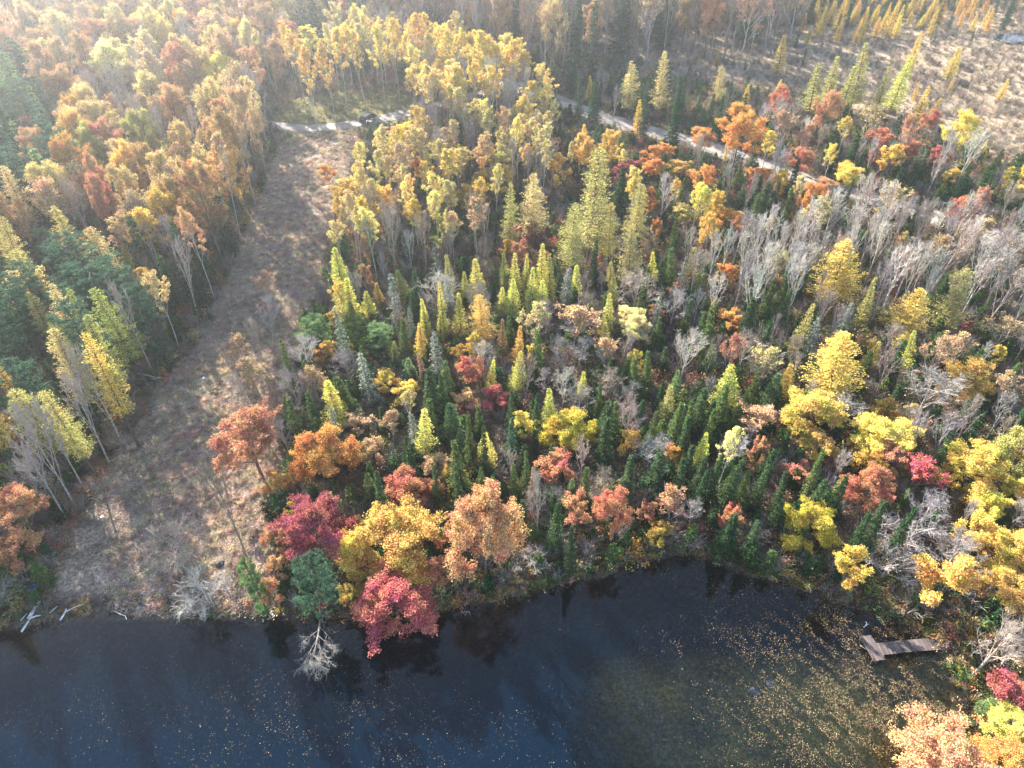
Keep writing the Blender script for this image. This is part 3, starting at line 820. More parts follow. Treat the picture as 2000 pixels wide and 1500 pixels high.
# ------------------------------------------------------------------ the trees one can pick out: kind, photo x y (crown middle; top for cones), crown width and height there, colour
HAND = '''
N 770 1172 168 125 pink | wide pink-red maple leaning out over the pond edge | the pink-red maple over the pond
N 625 1045 140 165 crimson | dark crimson maple beside the blue-green pine at the shore | the crimson shore maple
N 768 1060 185 130 amber | spreading golden-orange oak just behind the pink-red maple | the golden-orange shore oak
N 690 1085 90 110 gold | yellow-olive leafy tree squeezed between crimson and golden shore trees | the yellow-olive shore tree
N 948 1050 160 230 peach | big peach-orange oak at the water's edge, tallest crown of the bank | the big peach-orange oak
N 805 962 105 110 brick | brick-red maple behind the golden-orange oak | the brick-red maple
N 640 892 130 150 orange | rusty orange oak at the clearing's edge above the crimson maple | the orange oak by the clearing
M 490 868 150 160 rust | thin-trunked rusty oak standing alone in the clearing mouth | the rusty oak in the clearing
m 1122 1000 70 90 rust | rusty low tree on the bank, first right of the big peach oak | the rusty low bank tree
M 1200 1005 85 120 brick | orange-brown tree on the bank right of the rusty low one | the orange-brown bank tree
H 1312 985 80 95 rust | thin rusty tree with bare lower limbs on the shaded bank | the thin rusty bank tree
m 1096 915 82 66 brick | rounded salmon-red tree below the olive-gold oak | the salmon-red round tree
N 1115 845 112 112 oldgold | round olive-gold oak among dark spruces mid-slope | the round olive-gold oak
N 1570 1028 112 112 oldgold | old-gold oak alone at the pond's inner corner | the old-gold corner oak
N 1893 925 135 140 gold | great golden-orange maple above the grey bare trees at the right bank | the great golden maple
N 1985 895 100 140 olive | dull yellow maple crowding the great golden one at the picture's edge | the dull yellow edge maple
N 1935 1005 78 92 yellow | bright yellow tree in front of the great golden maple | the bright yellow bank tree
m 1988 965 60 80 yellow | second bright yellow tree at the picture's right edge | the yellow edge tree
N 1968 1075 120 110 gold | deep gold oak below the bright yellow tree, right bank | the deep gold bank oak
N 1972 1158 120 120 amber | amber oak on the right bank above the bare leaning tree | the amber bank oak
m 1922 1112 66 62 gold | small golden tree tucked before the deep gold oak | the small golden tree
M 1724 850 120 85 yellow | pale-trunked lemon-yellow birch with a flat wide crown | the lemon-yellow birch
N 1690 958 95 115 brick | brick-orange maple left of the bright red one | the brick-orange maple
H 1795 925 95 95 red | sparse bright red maple with bare grey boughs | the sparse bright red maple
N 1882 742 112 100 amber | golden-orange oak on the slope behind white bare branches | the golden slope oak
M 1585 812 120 85 gold | golden tree partly hidden by a white bare crown | the half-hidden golden tree
m 1604 872 80 60 amber | amber shrub-like tree under the half-hidden golden one | the amber low tree
H 1475 822 105 85 peach | peach-brown half-bare oak beside the spruces | the peach-brown half-bare oak
M 42 1005 105 125 peach | peach-orange oak with two leaning trunks at the cleared shore | the two-trunk peach oak
m 40 1085 95 80 rust | rusty lower crown under the two-trunk peach oak | the rusty low crown
M 965 785 60 66 pink | small pink-red maple among dark spruces mid-slope | the small pink-red maple
m 916 735 62 85 brick | salmon-topped maple uphill of the small pink-red one | the salmon-topped maple
m 906 792 62 52 peach | peach and cream shrub tree left of the small pink-red maple | the peach shrub tree
m 1226 872 42 72 amber | slim amber tree right of the round olive-gold oak | the slim amber tree
m 1306 884 38 44 orange | little orange tree at the foot of the spruces | the little orange tree
m 1388 850 32 36 orange | tiny orange tree wedged among spruce tops | the tiny orange tree
A 1421 878 42 62 pale | cream and gold sapling in front of the spruce row | the cream sapling
m 850 915 72 58 tan
L 872 905 32 50 gold
m 735 885 62 72 tan
m 1560 930 64 62 brick
m 760 745 55 60 gold
H 700 830 70 60 ash
A 660 590 40 55 gold
m 790 770 60 50 gold
m 520 600 36 30 pink
H 520 560 60 70 tan
H 470 690 60 80 buff
H 500 740 70 90 buff
m 545 945 60 60 amber
p 545 990 70 60 dark | dark green young pine below the rusty oak | the dark young pine
P 600 1125 90 130 blue | blue-green pine leaning over the pond beside the crimson maple | the blue-green shore pine
p 498 1135 50 120 soft | soft light-green pine at the clearing's lakeside corner | the light-green corner pine
m 530 1150 50 70 rust
m 545 1110 40 60 peach
m 860 1110 60 80 rust
m 690 1160 60 60 bronze
m 870 1060 40 60 rust
B 1052 985 56 120 silver | slender white bare birch rising beside the big peach oak | the slender white birch
W 1036 1090 72 62 silver | low white bare bough tree at the waterline | the low white bough tree
B 1090 975 40 58 ash
B 1272 885 100 92 silver | pale crooked bare tree right of the slim amber tree | the pale crooked bare tree
W 1770 1055 125 100 silver | bright bare tree with starburst twigs under the red maple | the starburst bare tree
W 1735 1105 110 66 silver | lower starburst bare tree at the pond corner | the lower starburst tree
B 1862 1080 112 125 ash | dark-trunked bare tree right of the starburst trees | the dark-trunked bare tree
B 1955 1255 120 150 buff | big leaning bare tree with curved pale trunk right of the dock | the leaning bare tree by the dock
B 1815 765 135 92 silver | broad white bare tree before the golden slope oak | the broad white bare tree
B 1650 800 90 66 silver
B 1340 690 78 112 white | forked snow-white bare birch standing tall mid-slope | the tall forked white birch
B 1130 688 74 80 silver | arching white bare tree leaning right, mid-slope | the arching white bare tree
B 1085 690 56 80 silver
B 1062 745 55 62 ash
B 1128 788 80 52 silver
B 1226 768 52 62 silver
H 1182 695 64 82 peach | peach half-bare birch between white bare trees | the peach half-bare birch
H 1120 640 120 90 ash
M 1225 634 78 80 pale | cream-yellow round tree uphill of the peach half-bare birch | the cream-yellow tree
B 1245 645 70 60 ash
H 1430 690 50 90 brick
m 1425 628 62 50 orange | orange round tree at the foot of white bare aspens | the orange tree under the aspens
m 1420 540 48 62 orange
H 1955 645 90 85 tan
N 1850 1478 190 115 peach | peach-orange oak crown filling the picture's bottom right corner | the corner oak crown
N 1965 1490 120 110 orange | orange oak crown below the pink corner tree | the orange corner crown
m 1972 1345 84 66 pink | pinkish tree by the leaning bare tree's foot | the pinkish corner tree
p 1968 1408 90 80 lime | yellow-green young pine in the bottom right corner | the corner young pine
p 1932 1378 34 44 soft | little green pine on the right bank under the pinkish tree | the little bank pine
B 520 625 60 90 ash
B 565 705 56 80 brown
B 470 765 56 80 ash
B 535 800 60 90 brown
b 500 655 36 80 buff
B 575 620 50 70 buff
B 450 700 50 70 buff
B 555 850 56 80 ash
B 60 940 90 110 ash | grey leaning bare tree at the clearing's shaded left side | the grey leaning bare tree
W 335 1080 120 140 buff | grey bare tree spreading over the cleared shore | the grey shore tree
W 395 1150 120 90 white | white bare tree stretching low limbs along the waterline | the white waterline tree
b 435 975 60 150 brown
S 863 730 32 100 dark
S 914 807 42 112 green | tall pointed spruce left of the small pink-red maple's foot | the tall pointed spruce
S 944 838 30 100 mid
S 1031 877 34 80 green
S 1005 905 32 70 green
S 970 930 30 60 green
S 1038 915 26 70 dead | reddish dead-topped spruce beside the white birch | the reddish dead spruce
S 932 935 26 60 green
S 735 912 42 120 mid | dark slim spruce behind the brick-red maple | the dark slim spruce
S 895 919 40 80 mid
S 1143 917 42 85 green
S 800 873 38 80 mid
S 785 852 30 80 dark
S 846 908 34 80 mid
S 1224 695 42 66 green
S 1250 691 38 80 green | yellow-green spruce between two pale bare trees | the yellow-green spruce
S 1206 782 42 80 green
S 1154 593 40 66 green
S 1135 614 40 60 green
S 1120 580 26 50 mid
S 998 761 34 90 mid
S 1047 772 34 70 mid
S 996 821 34 90 blue
S 1290 618 32 66 green
S 1325 786 38 86 green
S 1280 800 36 80 green
S 1346 810 38 80 mid
S 1358 786 32 80 green
S 1403 775 36 90 mid
S 1394 795 34 90 green
S 1396 600 42 100 green
S 1354 870 34 70 mid
S 1375 891 38 76 mid
S 1403 884 40 96 mid
S 1372 919 36 80 dark
S 1440 900 44 110 mid
S 1468 912 44 80 green
S 1500 905 40 90 mid
S 1608 891 36 96 green
S 1541 922 34 80 mid
S 1447 786 34 66 green
S 1482 720 32 76 green
S 1655 930 40 80 dark
S 1700 1000 44 90 dark
S 1740 985 44 110 mid
S 1790 985 40 110 dark
S 1990 709 40 70 green
S 547 665 34 110 green | lone pointed spruce standing in the clearing's right edge | the lone clearing spruce
S 640 820 50 90 mid
S 600 760 40 90 mid
p 610 650 70 90 soft
p 690 655 70 100 green
p 740 660 60 80 soft
K 763 530 34 120 grey | tall grey lichen-hung spruce among yellow larches | the tall grey spruce
K 710 690 46 110 grey
K 850 650 40 110 grey
K 875 535 32 80 grey
K 855 470 26 80 grey
K 1108 520 36 80 grey
K 1605 620 40 100 grey | grey ragged spruce left of the big gold larch | the grey ragged spruce
K 1665 590 36 80 grey
K 660 600 34 130 grey
K 825 690 24 70 dead
S 1650 640 30 80 blue
L 657 541 36 80 lime
L 713 569 42 66 lime
L 737 551 30 50 amber
L 783 523 42 70 olive
L 860 551 32 110 lime | slim bright larch, tallest of the lime-yellow cluster left of centre | the slim bright larch
L 828 583 32 84 lime
L 895 574 36 86 lime
L 855 607 26 62 lime
L 930 506 52 96 lime
L 906 530 30 60 lime
L 986 492 30 70 lime
L 1010 495 40 100 lime
L 1027 493 28 80 lime
L 1058 481 44 112 lime | highest lime-yellow larch of the bright central clump | the central bright larch clump
L 1078 499 40 104 lime
L 1036 520 36 90 lime
L 1000 545 40 80 lime
L 978 558 36 62 lime
L 1060 545 40 70 lime
L 1196 541 42 62 lime | bright yellow larch cone left of the cream-yellow tree | the lone bright larch
L 815 632 40 80 gold
L 765 665 26 40 lime
L 680 660 20 36 yellow
L 1280 495 32 66 lime
L 1252 500 30 50 olive
L 1010 640 36 84 amber
L 980 628 28 66 peach
G 940 580 68 105 amber
G 995 350 44 140 olive
G 1040 332 76 140 straw | broad straw-coloured larch left of the tall olive pair | the broad straw larch
G 1165 280 100 230 olive | tallest olive-gold larch at the wood's middle | the tallest olive larch
G 1120 390 80 150 olive | olive-gold larch in front of the tallest one | the second tall olive larch
G 1200 400 60 120 olive
G 1240 445 60 120 straw | pale straw larch with drooping tiers right of the tall olive pair | the pale straw larch
G 1255 360 62 130 olive
G 1660 470 110 140 gold | broad golden larch among white bare aspens | the broad golden larch
G 1792 565 92 115 gold | golden larch downhill of the white bare aspens | the right golden larch
G 1876 562 84 90 olive
G 1660 655 118 145 gold | big golden larch, broadest on the right slope | the big golden larch
L 1580 595 44 112 olive | leaning olive larch left of the grey ragged spruce | the leaning olive larch
L 1717 545 42 112 olive
L 1625 655 38 82 gold
L 1712 662 38 70 gold
L 1797 650 44 86 lime
L 1535 72 40 70 gold | golden larch alone in the open marsh | the lone marsh larch
G 1413 128 38 75 straw
G 1300 100 42 120 straw | straw larch at the marsh edge behind the road | the marsh-edge larch
G 1237 120 46 100 straw
L 1605 126 52 92 olive
L 1640 110 48 94 olive
L 1700 85 52 112 olive | tall olive larch in the marsh thicket | the marsh thicket larch
L 1740 130 40 84 olive
L 1775 110 54 98 lime
L 1800 60 28 66 gold
L 1875 90 32 58 gold | lone yellow larch far out on the marsh's right side | the far marsh larch
L 1812 170 38 74 gold
L 1833 190 28 50 gold
L 1670 128 44 80 olive
L 1462 165 20 36 gold
L 1526 155 16 26 gold
L 1405 98 18 28 amber
L 1600 -4 24 40 gold
L 1615 14 24 46 gold
L 1632 2 24 40 gold
L 1650 -4 28 54 gold
L 1672 14 20 30 gold
L 1692 18 26 48 gold
L 1716 8 24 36 gold
L 1752 4 28 60 gold
L 1762 30 22 38 gold
L 1785 -4 26 30 gold
L 1820 12 18 26 gold
L 1783 20 18 28 gold
L 1643 46 22 32 gold
L 1690 52 18 26 gold
L 1735 20 20 34 gold
L 1807 28 20 24 gold
L 235 482 40 56 lime | bright lime larch cone beside the great leaning pine | the lime larch by the pine
T 110 400 80 120 olive
T 40 490 80 120 olive
T 90 560 80 130 straw | straw larch below the great pine's crown, left side | the straw left larch
P 30 610 90 110 blue
T 100 620 80 140 moss
T 160 645 84 170 gold | gold larch with slim trunk beside the fallen birches | the gold larch by the fallen birches
p 195 640 60 90 soft
T 140 560 60 100 moss
T 20 700 60 90 bronze
P 190 555 160 120 blue | great blue-green pine with long bare trunk at the clearing's left | the great pine
P 272 600 80 76 blue
P 45 755 104 140 blue | dense blue-green pine at the picture's left edge | the left-edge pine
p 320 685 50 70 blue
p 345 640 40 60 mid
S 410 440 36 70 green
p 392 245 44 64 dark | dark green pine alone among orange crowns | the dark pine among orange crowns
P 75 78 50 64 blue
P 210 60 40 50 blue
M 222 142 98 84 pale | wide pale yellow oak among rusty crowns | the pale yellow oak
M 325 85 58 95 gold | upright gold aspen-like tree behind the pale oak | the upright gold tree
M 440 160 72 74 yellow | bright yellow aspen crown uphill of the clearing | the bright yellow uphill crown
M 292 285 84 90 olive | olive-gold oak left of the dark pine | the olive-gold hill oak
M 172 312 64 64 olive
M 250 346 56 56 amber
M 120 384 84 66 tan
M 30 442 76 70 rust
M 200 265 74 60 tan
M 140 190 80 90 rust
M 190 90 90 60 brick
M 60 30 90 70 tan
M 160 30 90 60 tan
M 260 30 80 60 tan
M 330 30 80 60 tan
M 385 40 70 60 rust
M 90 110 70 60 rust
M 25 110 70 60 rust
M 300 200 80 60 tan
M 255 90 66 60 rust
M 370 180 60 60 tan
M 335 230 70 60 peach
M 230 300 60 66 rust
M 300 350 60 60 rust
M 360 310 60 70 tan
M 420 300 56 60 tan
M 440 260 60 60 peach
M 470 240 60 60 peach
M 490 150 60 60 tan
M 540 130 50 70 tan
M 520 60 66 80 rust
M 505 40 50 50 brick
M 90 320 60 60 tan
M 180 380 60 60 rust
M 210 420 60 60 rust
M 260 400 60 56 tan
m 320 410 34 40 orange
m 240 210 60 50 amber
m 50 240 40 50 amber
M 1442 272 100 125 orange | big orange maple beside the gravel road's bend | the big roadside orange maple
M 1562 316 66 56 brick | salmon-red maple across the road right of the big orange one | the salmon roadside maple
M 1655 347 70 56 yellow | vivid yellow maple by the gravel road | the vivid yellow roadside maple
M 1425 435 66 66 orange | orange round maple downhill of the big roadside one | the orange downhill maple
M 1365 272 56 50 orange
M 1330 335 56 40 amber
M 1280 335 50 50 orange
M 1300 300 40 40 orange
M 1480 350 60 40 orange
M 1600 372 66 44 peach
M 1605 225 60 90 peach
M 1520 205 50 70 brick
M 1868 262 62 84 yellow | yellow birch-like tree beyond the road, upper right | the yellow upper-right tree
M 1815 240 46 50 brick
M 1775 300 60 50 brick
H 1700 250 70 80 ash
B 1670 180 60 40 silver
m 1860 348 34 40 gold
A 610 85 60 60 yellow
A 660 110 44 100 gold
A 700 100 44 100 gold
A 740 100 44 100 gold
A 770 90 40 100 gold
A 815 75 46 90 amber
A 850 90 50 80 gold
A 880 110 50 100 gold
A 925 110 56 90 gold | full gold aspen at the right end of the back row | the back-row end aspen
A 990 130 50 90 gold
A 1035 130 34 60 amber
A 640 140 40 110 amber
A 580 110 40 110 amber
A 600 150 40 110 amber
A 850 170 34 80 olive
m 1085 290 46 40 brick
A 685 385 60 50 amber | amber aspen at the clearing's right edge | the amber clearing-edge aspen
A 670 410 36 50 amber
A 715 420 36 50 gold
A 755 395 44 70 gold
A 880 330 56 80 gold | golden aspen mid-grove below the clearing drive | the mid-grove golden aspen
m 820 330 50 50 orange
m 640 340 40 40 orange
m 895 400 44 60 bronze
m 1040 455 40 50 crimson
m 1010 460 36 40 crimson
m 1335 425 60 50 olive
A 1380 400 40 70 yellow
A 1365 390 40 60 yellow
m 1240 330 40 30 crimson
'''

ZONES = [  # photo outline of the crowns, spacing (m), species: kind, weight, colours, height range
    ([(0, 125), (60, 140), (130, 230), (150, 330), (110, 430), (-400, 430), (-400, 110)], 3.0, [('F', .82, 'blue blue mid soft', 11, 17), ('P', .08, 'blue', 13, 17), ('m', .10, 'orange amber rust', 6, 9)]),
    ([(-400, 440), (0, 430), (110, 430), (230, 480), (262, 740), (-400, 770)], 4.0, [('T', .34, 'olive moss olive straw', 12, 16), ('P', .14, 'blue', 12, 15), ('p', .08, 'soft mid', 6, 9), ('m', .12, 'rust bronze amber', 6, 9), ('S', .18, 'mid dark', 7, 12), ('H', .08, 'tan wheat', 9, 12), ('V', .06, 'ash', 10, 13)]),
    ([(230, 470), (320, 520), (440, 470), (430, 600), (330, 640), (255, 620)], 2.9, [('A', .22, 'peach rust tan', 9, 13), ('H', .12, 'peach tan', 8, 11), ('S', .28, 'mid dark mid', 9, 13), ('b', .26, 'ash brown', 8, 12), ('A', .12, 'amber yellow', 7, 10)]),
    ([(-400, 760), (262, 740), (230, 900), (130, 1010), (90, 1110), (-400, 1130)], 3.4, [('T', .34, 'straw olive bronze', 12, 16), ('b', .30, 'brown ash', 9, 13), ('m', .20, 'rust bronze', 3, 6), ('S', .16, 'dark', 3, 7)]),
    ([(-400, -200), (560, -200), (570, 70), (545, 265), (480, 420), (440, 480), (320, 520), (230, 480), (110, 430), (150, 330), (130, 230), (0, 125), (-400, 100)], 3.8,
     [('M', .40, 'umber tan wheat rust wheat amber tan bronze straw', 12, 16), ('H', .16, 'wheat umber buff tan', 11, 15), ('b', .24, 'ash ash buff', 11, 15), ('A', .10, 'gold yellow amber', 9, 13), ('S', .06, 'mid', 7, 12)]),
    ([(540, 62), (700, 45), (900, 60), (1050, 100), (1070, 200), (830, 215), (790, 150), (650, 170), (545, 190)], 2.9, [('A', .74, 'butter gold butter wheat straw', 11, 15), ('b', .26, 'ash white', 10, 14)]),
    ([(560, -200), (1560, -200), (1560, 20), (1500, 50), (1320, 45), (1050, 95), (900, 60), (560, 60)], 4.0, [('b', .50, 'ash brown brown', 15, 21), ('M', .18, 'tan rust umber', 13, 18), ('S', .18, 'dark mid', 12, 20), ('H', .14, 'rust tan buff', 13, 17)]),
    ([(1560, -200), (2400, -200), (2400, -40), (1840, 15), (1560, 30)], 5.0, [('L', .6, 'gold amber', 5, 8), ('S', .4, 'dark', 6, 10)]),
    ([(1050, 80), (1130, 95), (1500, 185), (1470, 262), (1200, 240), (1060, 190)], 3.2, [('S', .60, 'dark mid dark', 6, 11), ('b', .26, 'ash brown', 6, 9), ('L', .14, 'straw gold', 5, 8)]),
    ([(985, 100), (1100, 62), (1560, 48), (1850, 20), (2400, -50), (2500, 360), (2000, 330), (1840, 270), (1640, 215), (1500, 185)], 15.0, [('S', .30, 'mid green', 2.5, 5), ('b', .40, 'white ash buff', 3, 6), ('L', .30, 'gold amber straw', 3, 5)]),
    ([(1470, 185), (1640, 215), (1850, 262), (2000, 320), (2400, 360), (2400, 470), (2000, 440), (1700, 385), (1480, 295)], 3.2,
     [('S', .34, 'dark mid dark', 6, 10), ('b', .38, 'ash buff white', 7, 11), ('H', .12, 'rust peach', 7, 10), ('m', .08, 'brick rust gold', 5, 8), ('A', .08, 'straw gold', 7, 10)]),
    ([(830, 190), (1080, 200), (1140, 290), (1060, 340), (985, 340), (970, 470), (640, 490), (650, 400), (700, 285)], 2.35, [('A', .62, 'butter wheat straw wheat tan gold', 8, 12), ('b', .22, 'ash buff', 8, 11), ('m', .08, 'amber bronze olive', 5, 8), ('S', .08, 'mid dark', 5, 8)]),
    ([(1080, 200), (1500, 310), (1640, 390), (1500, 440), (1380, 470), (1280, 440), (1140, 300)], 2.7, [('M', .13, 'orange amber gold olive', 6, 9), ('S', .30, 'mid dark green', 6, 9), ('C', .05, 'green', 4, 6), ('A', .22, 'butter gold straw', 7, 10), ('b', .26, 'ash white buff', 7, 10), ('m', .08, 'crimson orange olive', 4, 6)]),
    ([(1500, 440), (1760, 385), (2000, 470), (2400, 560), (2400, 680), (2000, 640), (1750, 570), (1600, 640), (1370, 580), (1390, 470)], 2.2, [('b', .76, 'white white buff ash', 8, 11), ('S', .12, 'green mid', 4, 7), ('H', .10, 'tan straw', 6, 9)]),
    ([(630, 470), (985, 440), (1110, 480), (960, 500), (860, 545), (630, 570)], 2.7, [('b', .46, 'brown ash brown', 6, 9), ('S', .24, 'mid dark', 4, 7), ('L', .16, 'olive lime', 5, 8), ('m', .14, 'rust bronze', 3, 6)]),
    ([(540, 560), (860, 540), (1100, 500), (1400, 470), (1480, 640), (1470, 780), (1280, 960), (900, 960), (640, 950), (540, 900)], 1.95,
     [('S', .24, 'mid green dark', 4.5, 8.5), ('F', .20, 'mid green green', 4, 8), ('C', .10, 'green mid soft', 3.5, 6.5), ('b', .18, 'ash buff brown', 4.5, 8), ('B', .11, 'ash buff white', 5, 8), ('L', .10, 'lime lime olive', 4.5, 8), ('H', .05, 'tan buff straw', 5, 8), ('m', .05, 'tan bronze rust gold', 3, 5), ('K', .05, 'grey', 6, 8)]),
    ([(1280, 800), (1480, 760), (1650, 860), (1640, 1010), (1560, 1080), (1060, 1090), (1060, 950)], 2.1, [('S', .34, 'mid dark mid', 5, 8.5), ('F', .26, 'green mid', 5, 8), ('b', .16, 'ash brown', 4, 7), ('m', .14, 'rust brick bronze', 2.5, 4.5), ('B', .10, 'ash white', 4, 6)]),
    ([(1400, 620), (2000, 640), (2400, 680), (2400, 1000), (1650, 1000), (1640, 860), (1450, 760)], 2.25, [('S', .22, 'mid green dark', 4, 8), ('C', .08, 'green soft', 3.5, 6), ('b', .20, 'ash buff brown', 5, 8), ('B', .16, 'ash buff', 5, 8), ('H', .10, 'tan straw buff', 5, 8), ('m', .12, 'gold rust bronze', 3, 5), ('L', .08, 'olive gold', 5, 7)]),
    ([(1640, 990), (2400, 980), (2400, 1700), (1880, 1700), (1880, 1300), (1800, 1190), (1640, 1120)], 3.4, [('B', .30, 'ash brown', 6, 9), ('m', .40, 'gold amber rust brick', 5, 8), ('b', .30, 'ash brown', 6, 9)]),
    ([(480, 980), (1060, 950), (1060, 1150), (860, 1190), (500, 1190)], 2.6, [('m', .45, 'rust bronze amber', 2.5, 5), ('S', .30, 'dark mid', 3, 6), ('B', .25, 'brown ash', 3, 5)]),
]

def jitter(c, amt=0.10):
    k = 1 + random.uniform(-amt, amt)
    return tuple(min(0.9, max(0.01, v * k * (1 + random.uniform(-amt, amt) * 0.5))) for v in c)

TREES = []    # dict(kind, x, y, H, W, colour name, label, ref, px, py, wpx, hpx)
CONES = 'SFKLGTC'
def depress(py):
    return PITCH + math.atan((py - 750) / FPX)

def solve(kind, px, py, w, h):
    z = 6.0
    for _ in range(6):
        if kind in CONES:
            p = depress(py)
            x, y = at(px, py, z)
            d = pj(x, y, z)[2]
            ppm = FPX / d
            W = w / ppm
            Hv = max(h / ppm - 0.3 * W * math.sin(p), 0.4 * h / ppm) / math.cos(p)
            H = min(max(Hv * (1.2 if kind in 'SF' else 1.12), 1.2 * W), 20)
            if kind == 'T':
                H = max(14.5, min(Hv * 1.7, 17))
            z = H + GZ
        else:
            p = depress(py)
            x, y = at(px, py, z)
            d = pj(x, y, z)[2]
            ppm = FPX / d
            W = w / ppm
            Hc = (h / ppm - 0.75 * W * math.sin(p)) / math.cos(p)
            cbf = PROTO[kind][0]['cb']
            Hc = min(max(Hc, 0.62 * W), 3.2 * W)
            H = min(max(Hc / (1 - cbf), 2.2), 17)
            if kind == 'P':
                H = min(max(H * 1.15, 12), 17)
            if px < 580 and py < 480 and kind == 'M':
                H = max(H, 13.0)
            if kind == 'A':
                H = max(H, 9.5)
            Hc = H * (1 - cbf)
            z = H - Hc * 0.5 + GZ
    return x, y, H, W

for ln in HAND.strip().splitlines():
    head, *rest = [s.strip() for s in ln.split('|')]
    k, px, py, w, h, cn = head.split()
    px, py, w, h = map(float, (px, py, w, h))
    if px < 570 and py < 480 and k in 'Mm':
        cn = {'rust': random.choice(['umber', 'rust']), 'brick': 'russet', 'tan': random.choice(['wheat', 'umber', 'tan', 'peach'])}.get(cn, cn)
    x, y, H, W = solve(k, px, py, w, h)
    if k == 'T':
        W *= 0.74
    t = dict(k=k, x=x, y=y, H=H, W=W, c=cn, label=rest[0] if rest else None, ref=rest[1] if len(rest) > 1 else None, px=px, py=py + (h / 2 if k in CONES else 0), w=w, h=h)
    TREES.append(t)
for k, px, py, H, W, cn in [('T', 292, 758, 15, 4.4, 'moss'), ('T', 258, 815, 15, 3.6, 'olive'), ('V', 238, 868, 14, 3.8, 'ash'), ('b', 214, 905, 13, 3.6, 'ash'), ('T', 196, 938, 14, 3.6, 'olive'),
                            ('b', 168, 962, 13, 3.4, 'ash'), ('V', 150, 992, 14, 4.0, 'ash'), ('b', 128, 1012, 12, 3.6, 'ash'), ('P', 225, 800, 16, 5.6, 'blue'), ('b', 300, 730, 13, 3.6, 'ash'),
                            ('A', 352, 690, 12, 3.0, 'wheat'), ('b', 390, 630, 13, 3.6, 'ash'), ('A', 420, 585, 14, 3.4, 'peach'), ('S', 405, 605, 13, 3.2, 'dark'), ('M', 440, 520, 16, 6.0, 'umber'), ('S', 455, 500, 14, 3.4, 'dark'),
                            ('A', 470, 470, 17, 3.8, 'tan'), ('M', 490, 420, 17, 6.5, 'umber'), ('b', 500, 400, 15, 4.2, 'ash'), ('M', 512, 370, 17, 6.0, 'tan'), ('A', 520, 340, 17, 3.8, 'wheat'), ('b', 528, 310, 17, 4.0, 'ash')]:
    x, y = at(px, py, GZ)
    u, v, d = pj(x, y, GZ + H * 0.7)
    TREES.append(dict(k=k, x=x, y=y, H=H, W=W, c=cn, label=None, ref=None, px=u, py=v, w=W * FPX / d, h=H * 0.5 * FPX / d))
NH = len(TREES)

# fill: world space darts, zone by where the crown shows
grid = {}
def near_ok(x, y, r):
    i, j = int(x // 6), int(y // 6)
    for a in (-1, 0, 1):
        for b in (-1, 0, 1):
            for (u, v, q) in grid.get((i + a, j + b), ()):
                if (u - x) ** 2 + (v - y) ** 2 < (0.5 * (r + q)) ** 2:
                    return False
    return True
def put(x, y, r):
    grid.setdefault((int(x // 6), int(y // 6)), []).append((x, y, r))
for t in TREES:
    put(t['x'], t['y'], max(1.0, 0.45 * t['W']))
nd = 60000
yy = 32 + (330 - 32) * rng.random(nd) ** 0.72
xx = (rng.random(nd) - 0.5) * 2 * (yy * 0.80 + 46)
bad = in_poly(xx, yy, CLEAR) | (pond_d(xx, yy) < 0.6) | (dist_line(xx, yy, ROAD) < 4.3) | (dist_line(xx, yy, DRIVE) < 3.4) | in_poly(xx, yy, GRASSY)
VIS = [[(1085, 186), (1190, 222), (1345, 264), (1345, 290), (1190, 258), (1085, 220)],
       [(565, 42), (640, 58), (640, 78), (565, 64)], [(440, 0), (490, 30), (480, 50), (430, 10)], [(510, 234), (600, 240), (700, 228), (800, 208), (812, 236), (700, 262), (520, 266)], [(560, 205), (640, 182), (770, 176), (800, 212), (700, 236), (560, 240)],
       [(545, 285), (600, 262), (690, 255), (695, 300), (660, 400), (635, 470), (625, 560), (580, 640), (540, 760), (545, 900), (480, 1200), (300, 1900), (270, 850), (320, 755), (390, 680), (435, 600), (465, 520), (500, 430), (530, 350)]]
hx = np.array([t['px'] for t in TREES]); hy = np.array([t['py'] for t in TREES])
hw = np.array([t['w'] for t in TREES]); hh = np.array([t['h'] for t in TREES])
hyw = np.array([t['y'] for t in TREES])
for i in np.nonzero(~bad)[0]:
    x, y = float(xx[i]), float(yy[i])
    u, v, d = pj(x, y, 5.5 + 4 * min(max((y - 80) / 80, 0), 1))
    if not (-220 < u < 2070 and (-70 < v < 1540 or (-170 < v < 0 and 850 < u < 1500))):
        continue
    for poly, spc, mix in ZONES:
        if bool(in_poly(np.array([u]), np.array([v]), poly)[0]):
            break
    else:
        continue
    r = spc * random.uniform(0.85, 1.25)
    if not near_ok(x, y, r):
        continue
    q = random.random() * sum(m[1] for m in mix)
    for m in mix:
        q -= m[1]
        if q <= 0:
            break
    k = m[0]
    H = random.uniform(m[3], m[4])
    pr = PROTO[k][0]
    W = pr['W'] / pr['H'] * H * random.uniform(0.72, 1.32)
    if k in 'MO':
        W = min(W, spc * 1.7)
    u, v, d = pj(x, y, GZ + H * (0.6 if k not in CONES else 0.55))
    ppm = FPX / d
    if np.any((np.abs(u - hx) < hw * 0.50) & (np.abs(v - hy) < hh * 0.46) & (y < hyw + 1)):
        continue
    tu, tv, _d = pj(x, y, GZ + H)
    gu = np.array([tu, u, u - 0.42 * W * ppm, u + 0.42 * W * ppm, u, (tu + u) / 2])
    gv = np.array([tv, v, v, v, v + 0.3 * W * ppm, (tv + v) / 2])
    if any(in_poly(gu, gv, p_).any() for p_ in VIS):
        continue
    put(x, y, r)
    TREES.append(dict(k=k, x=x, y=y, H=H, W=W, c=random.choice(m[2].split()), label=None, ref=None, px=u, py=v, w=W * ppm, h=H * ppm * math.cos(depress(v))))

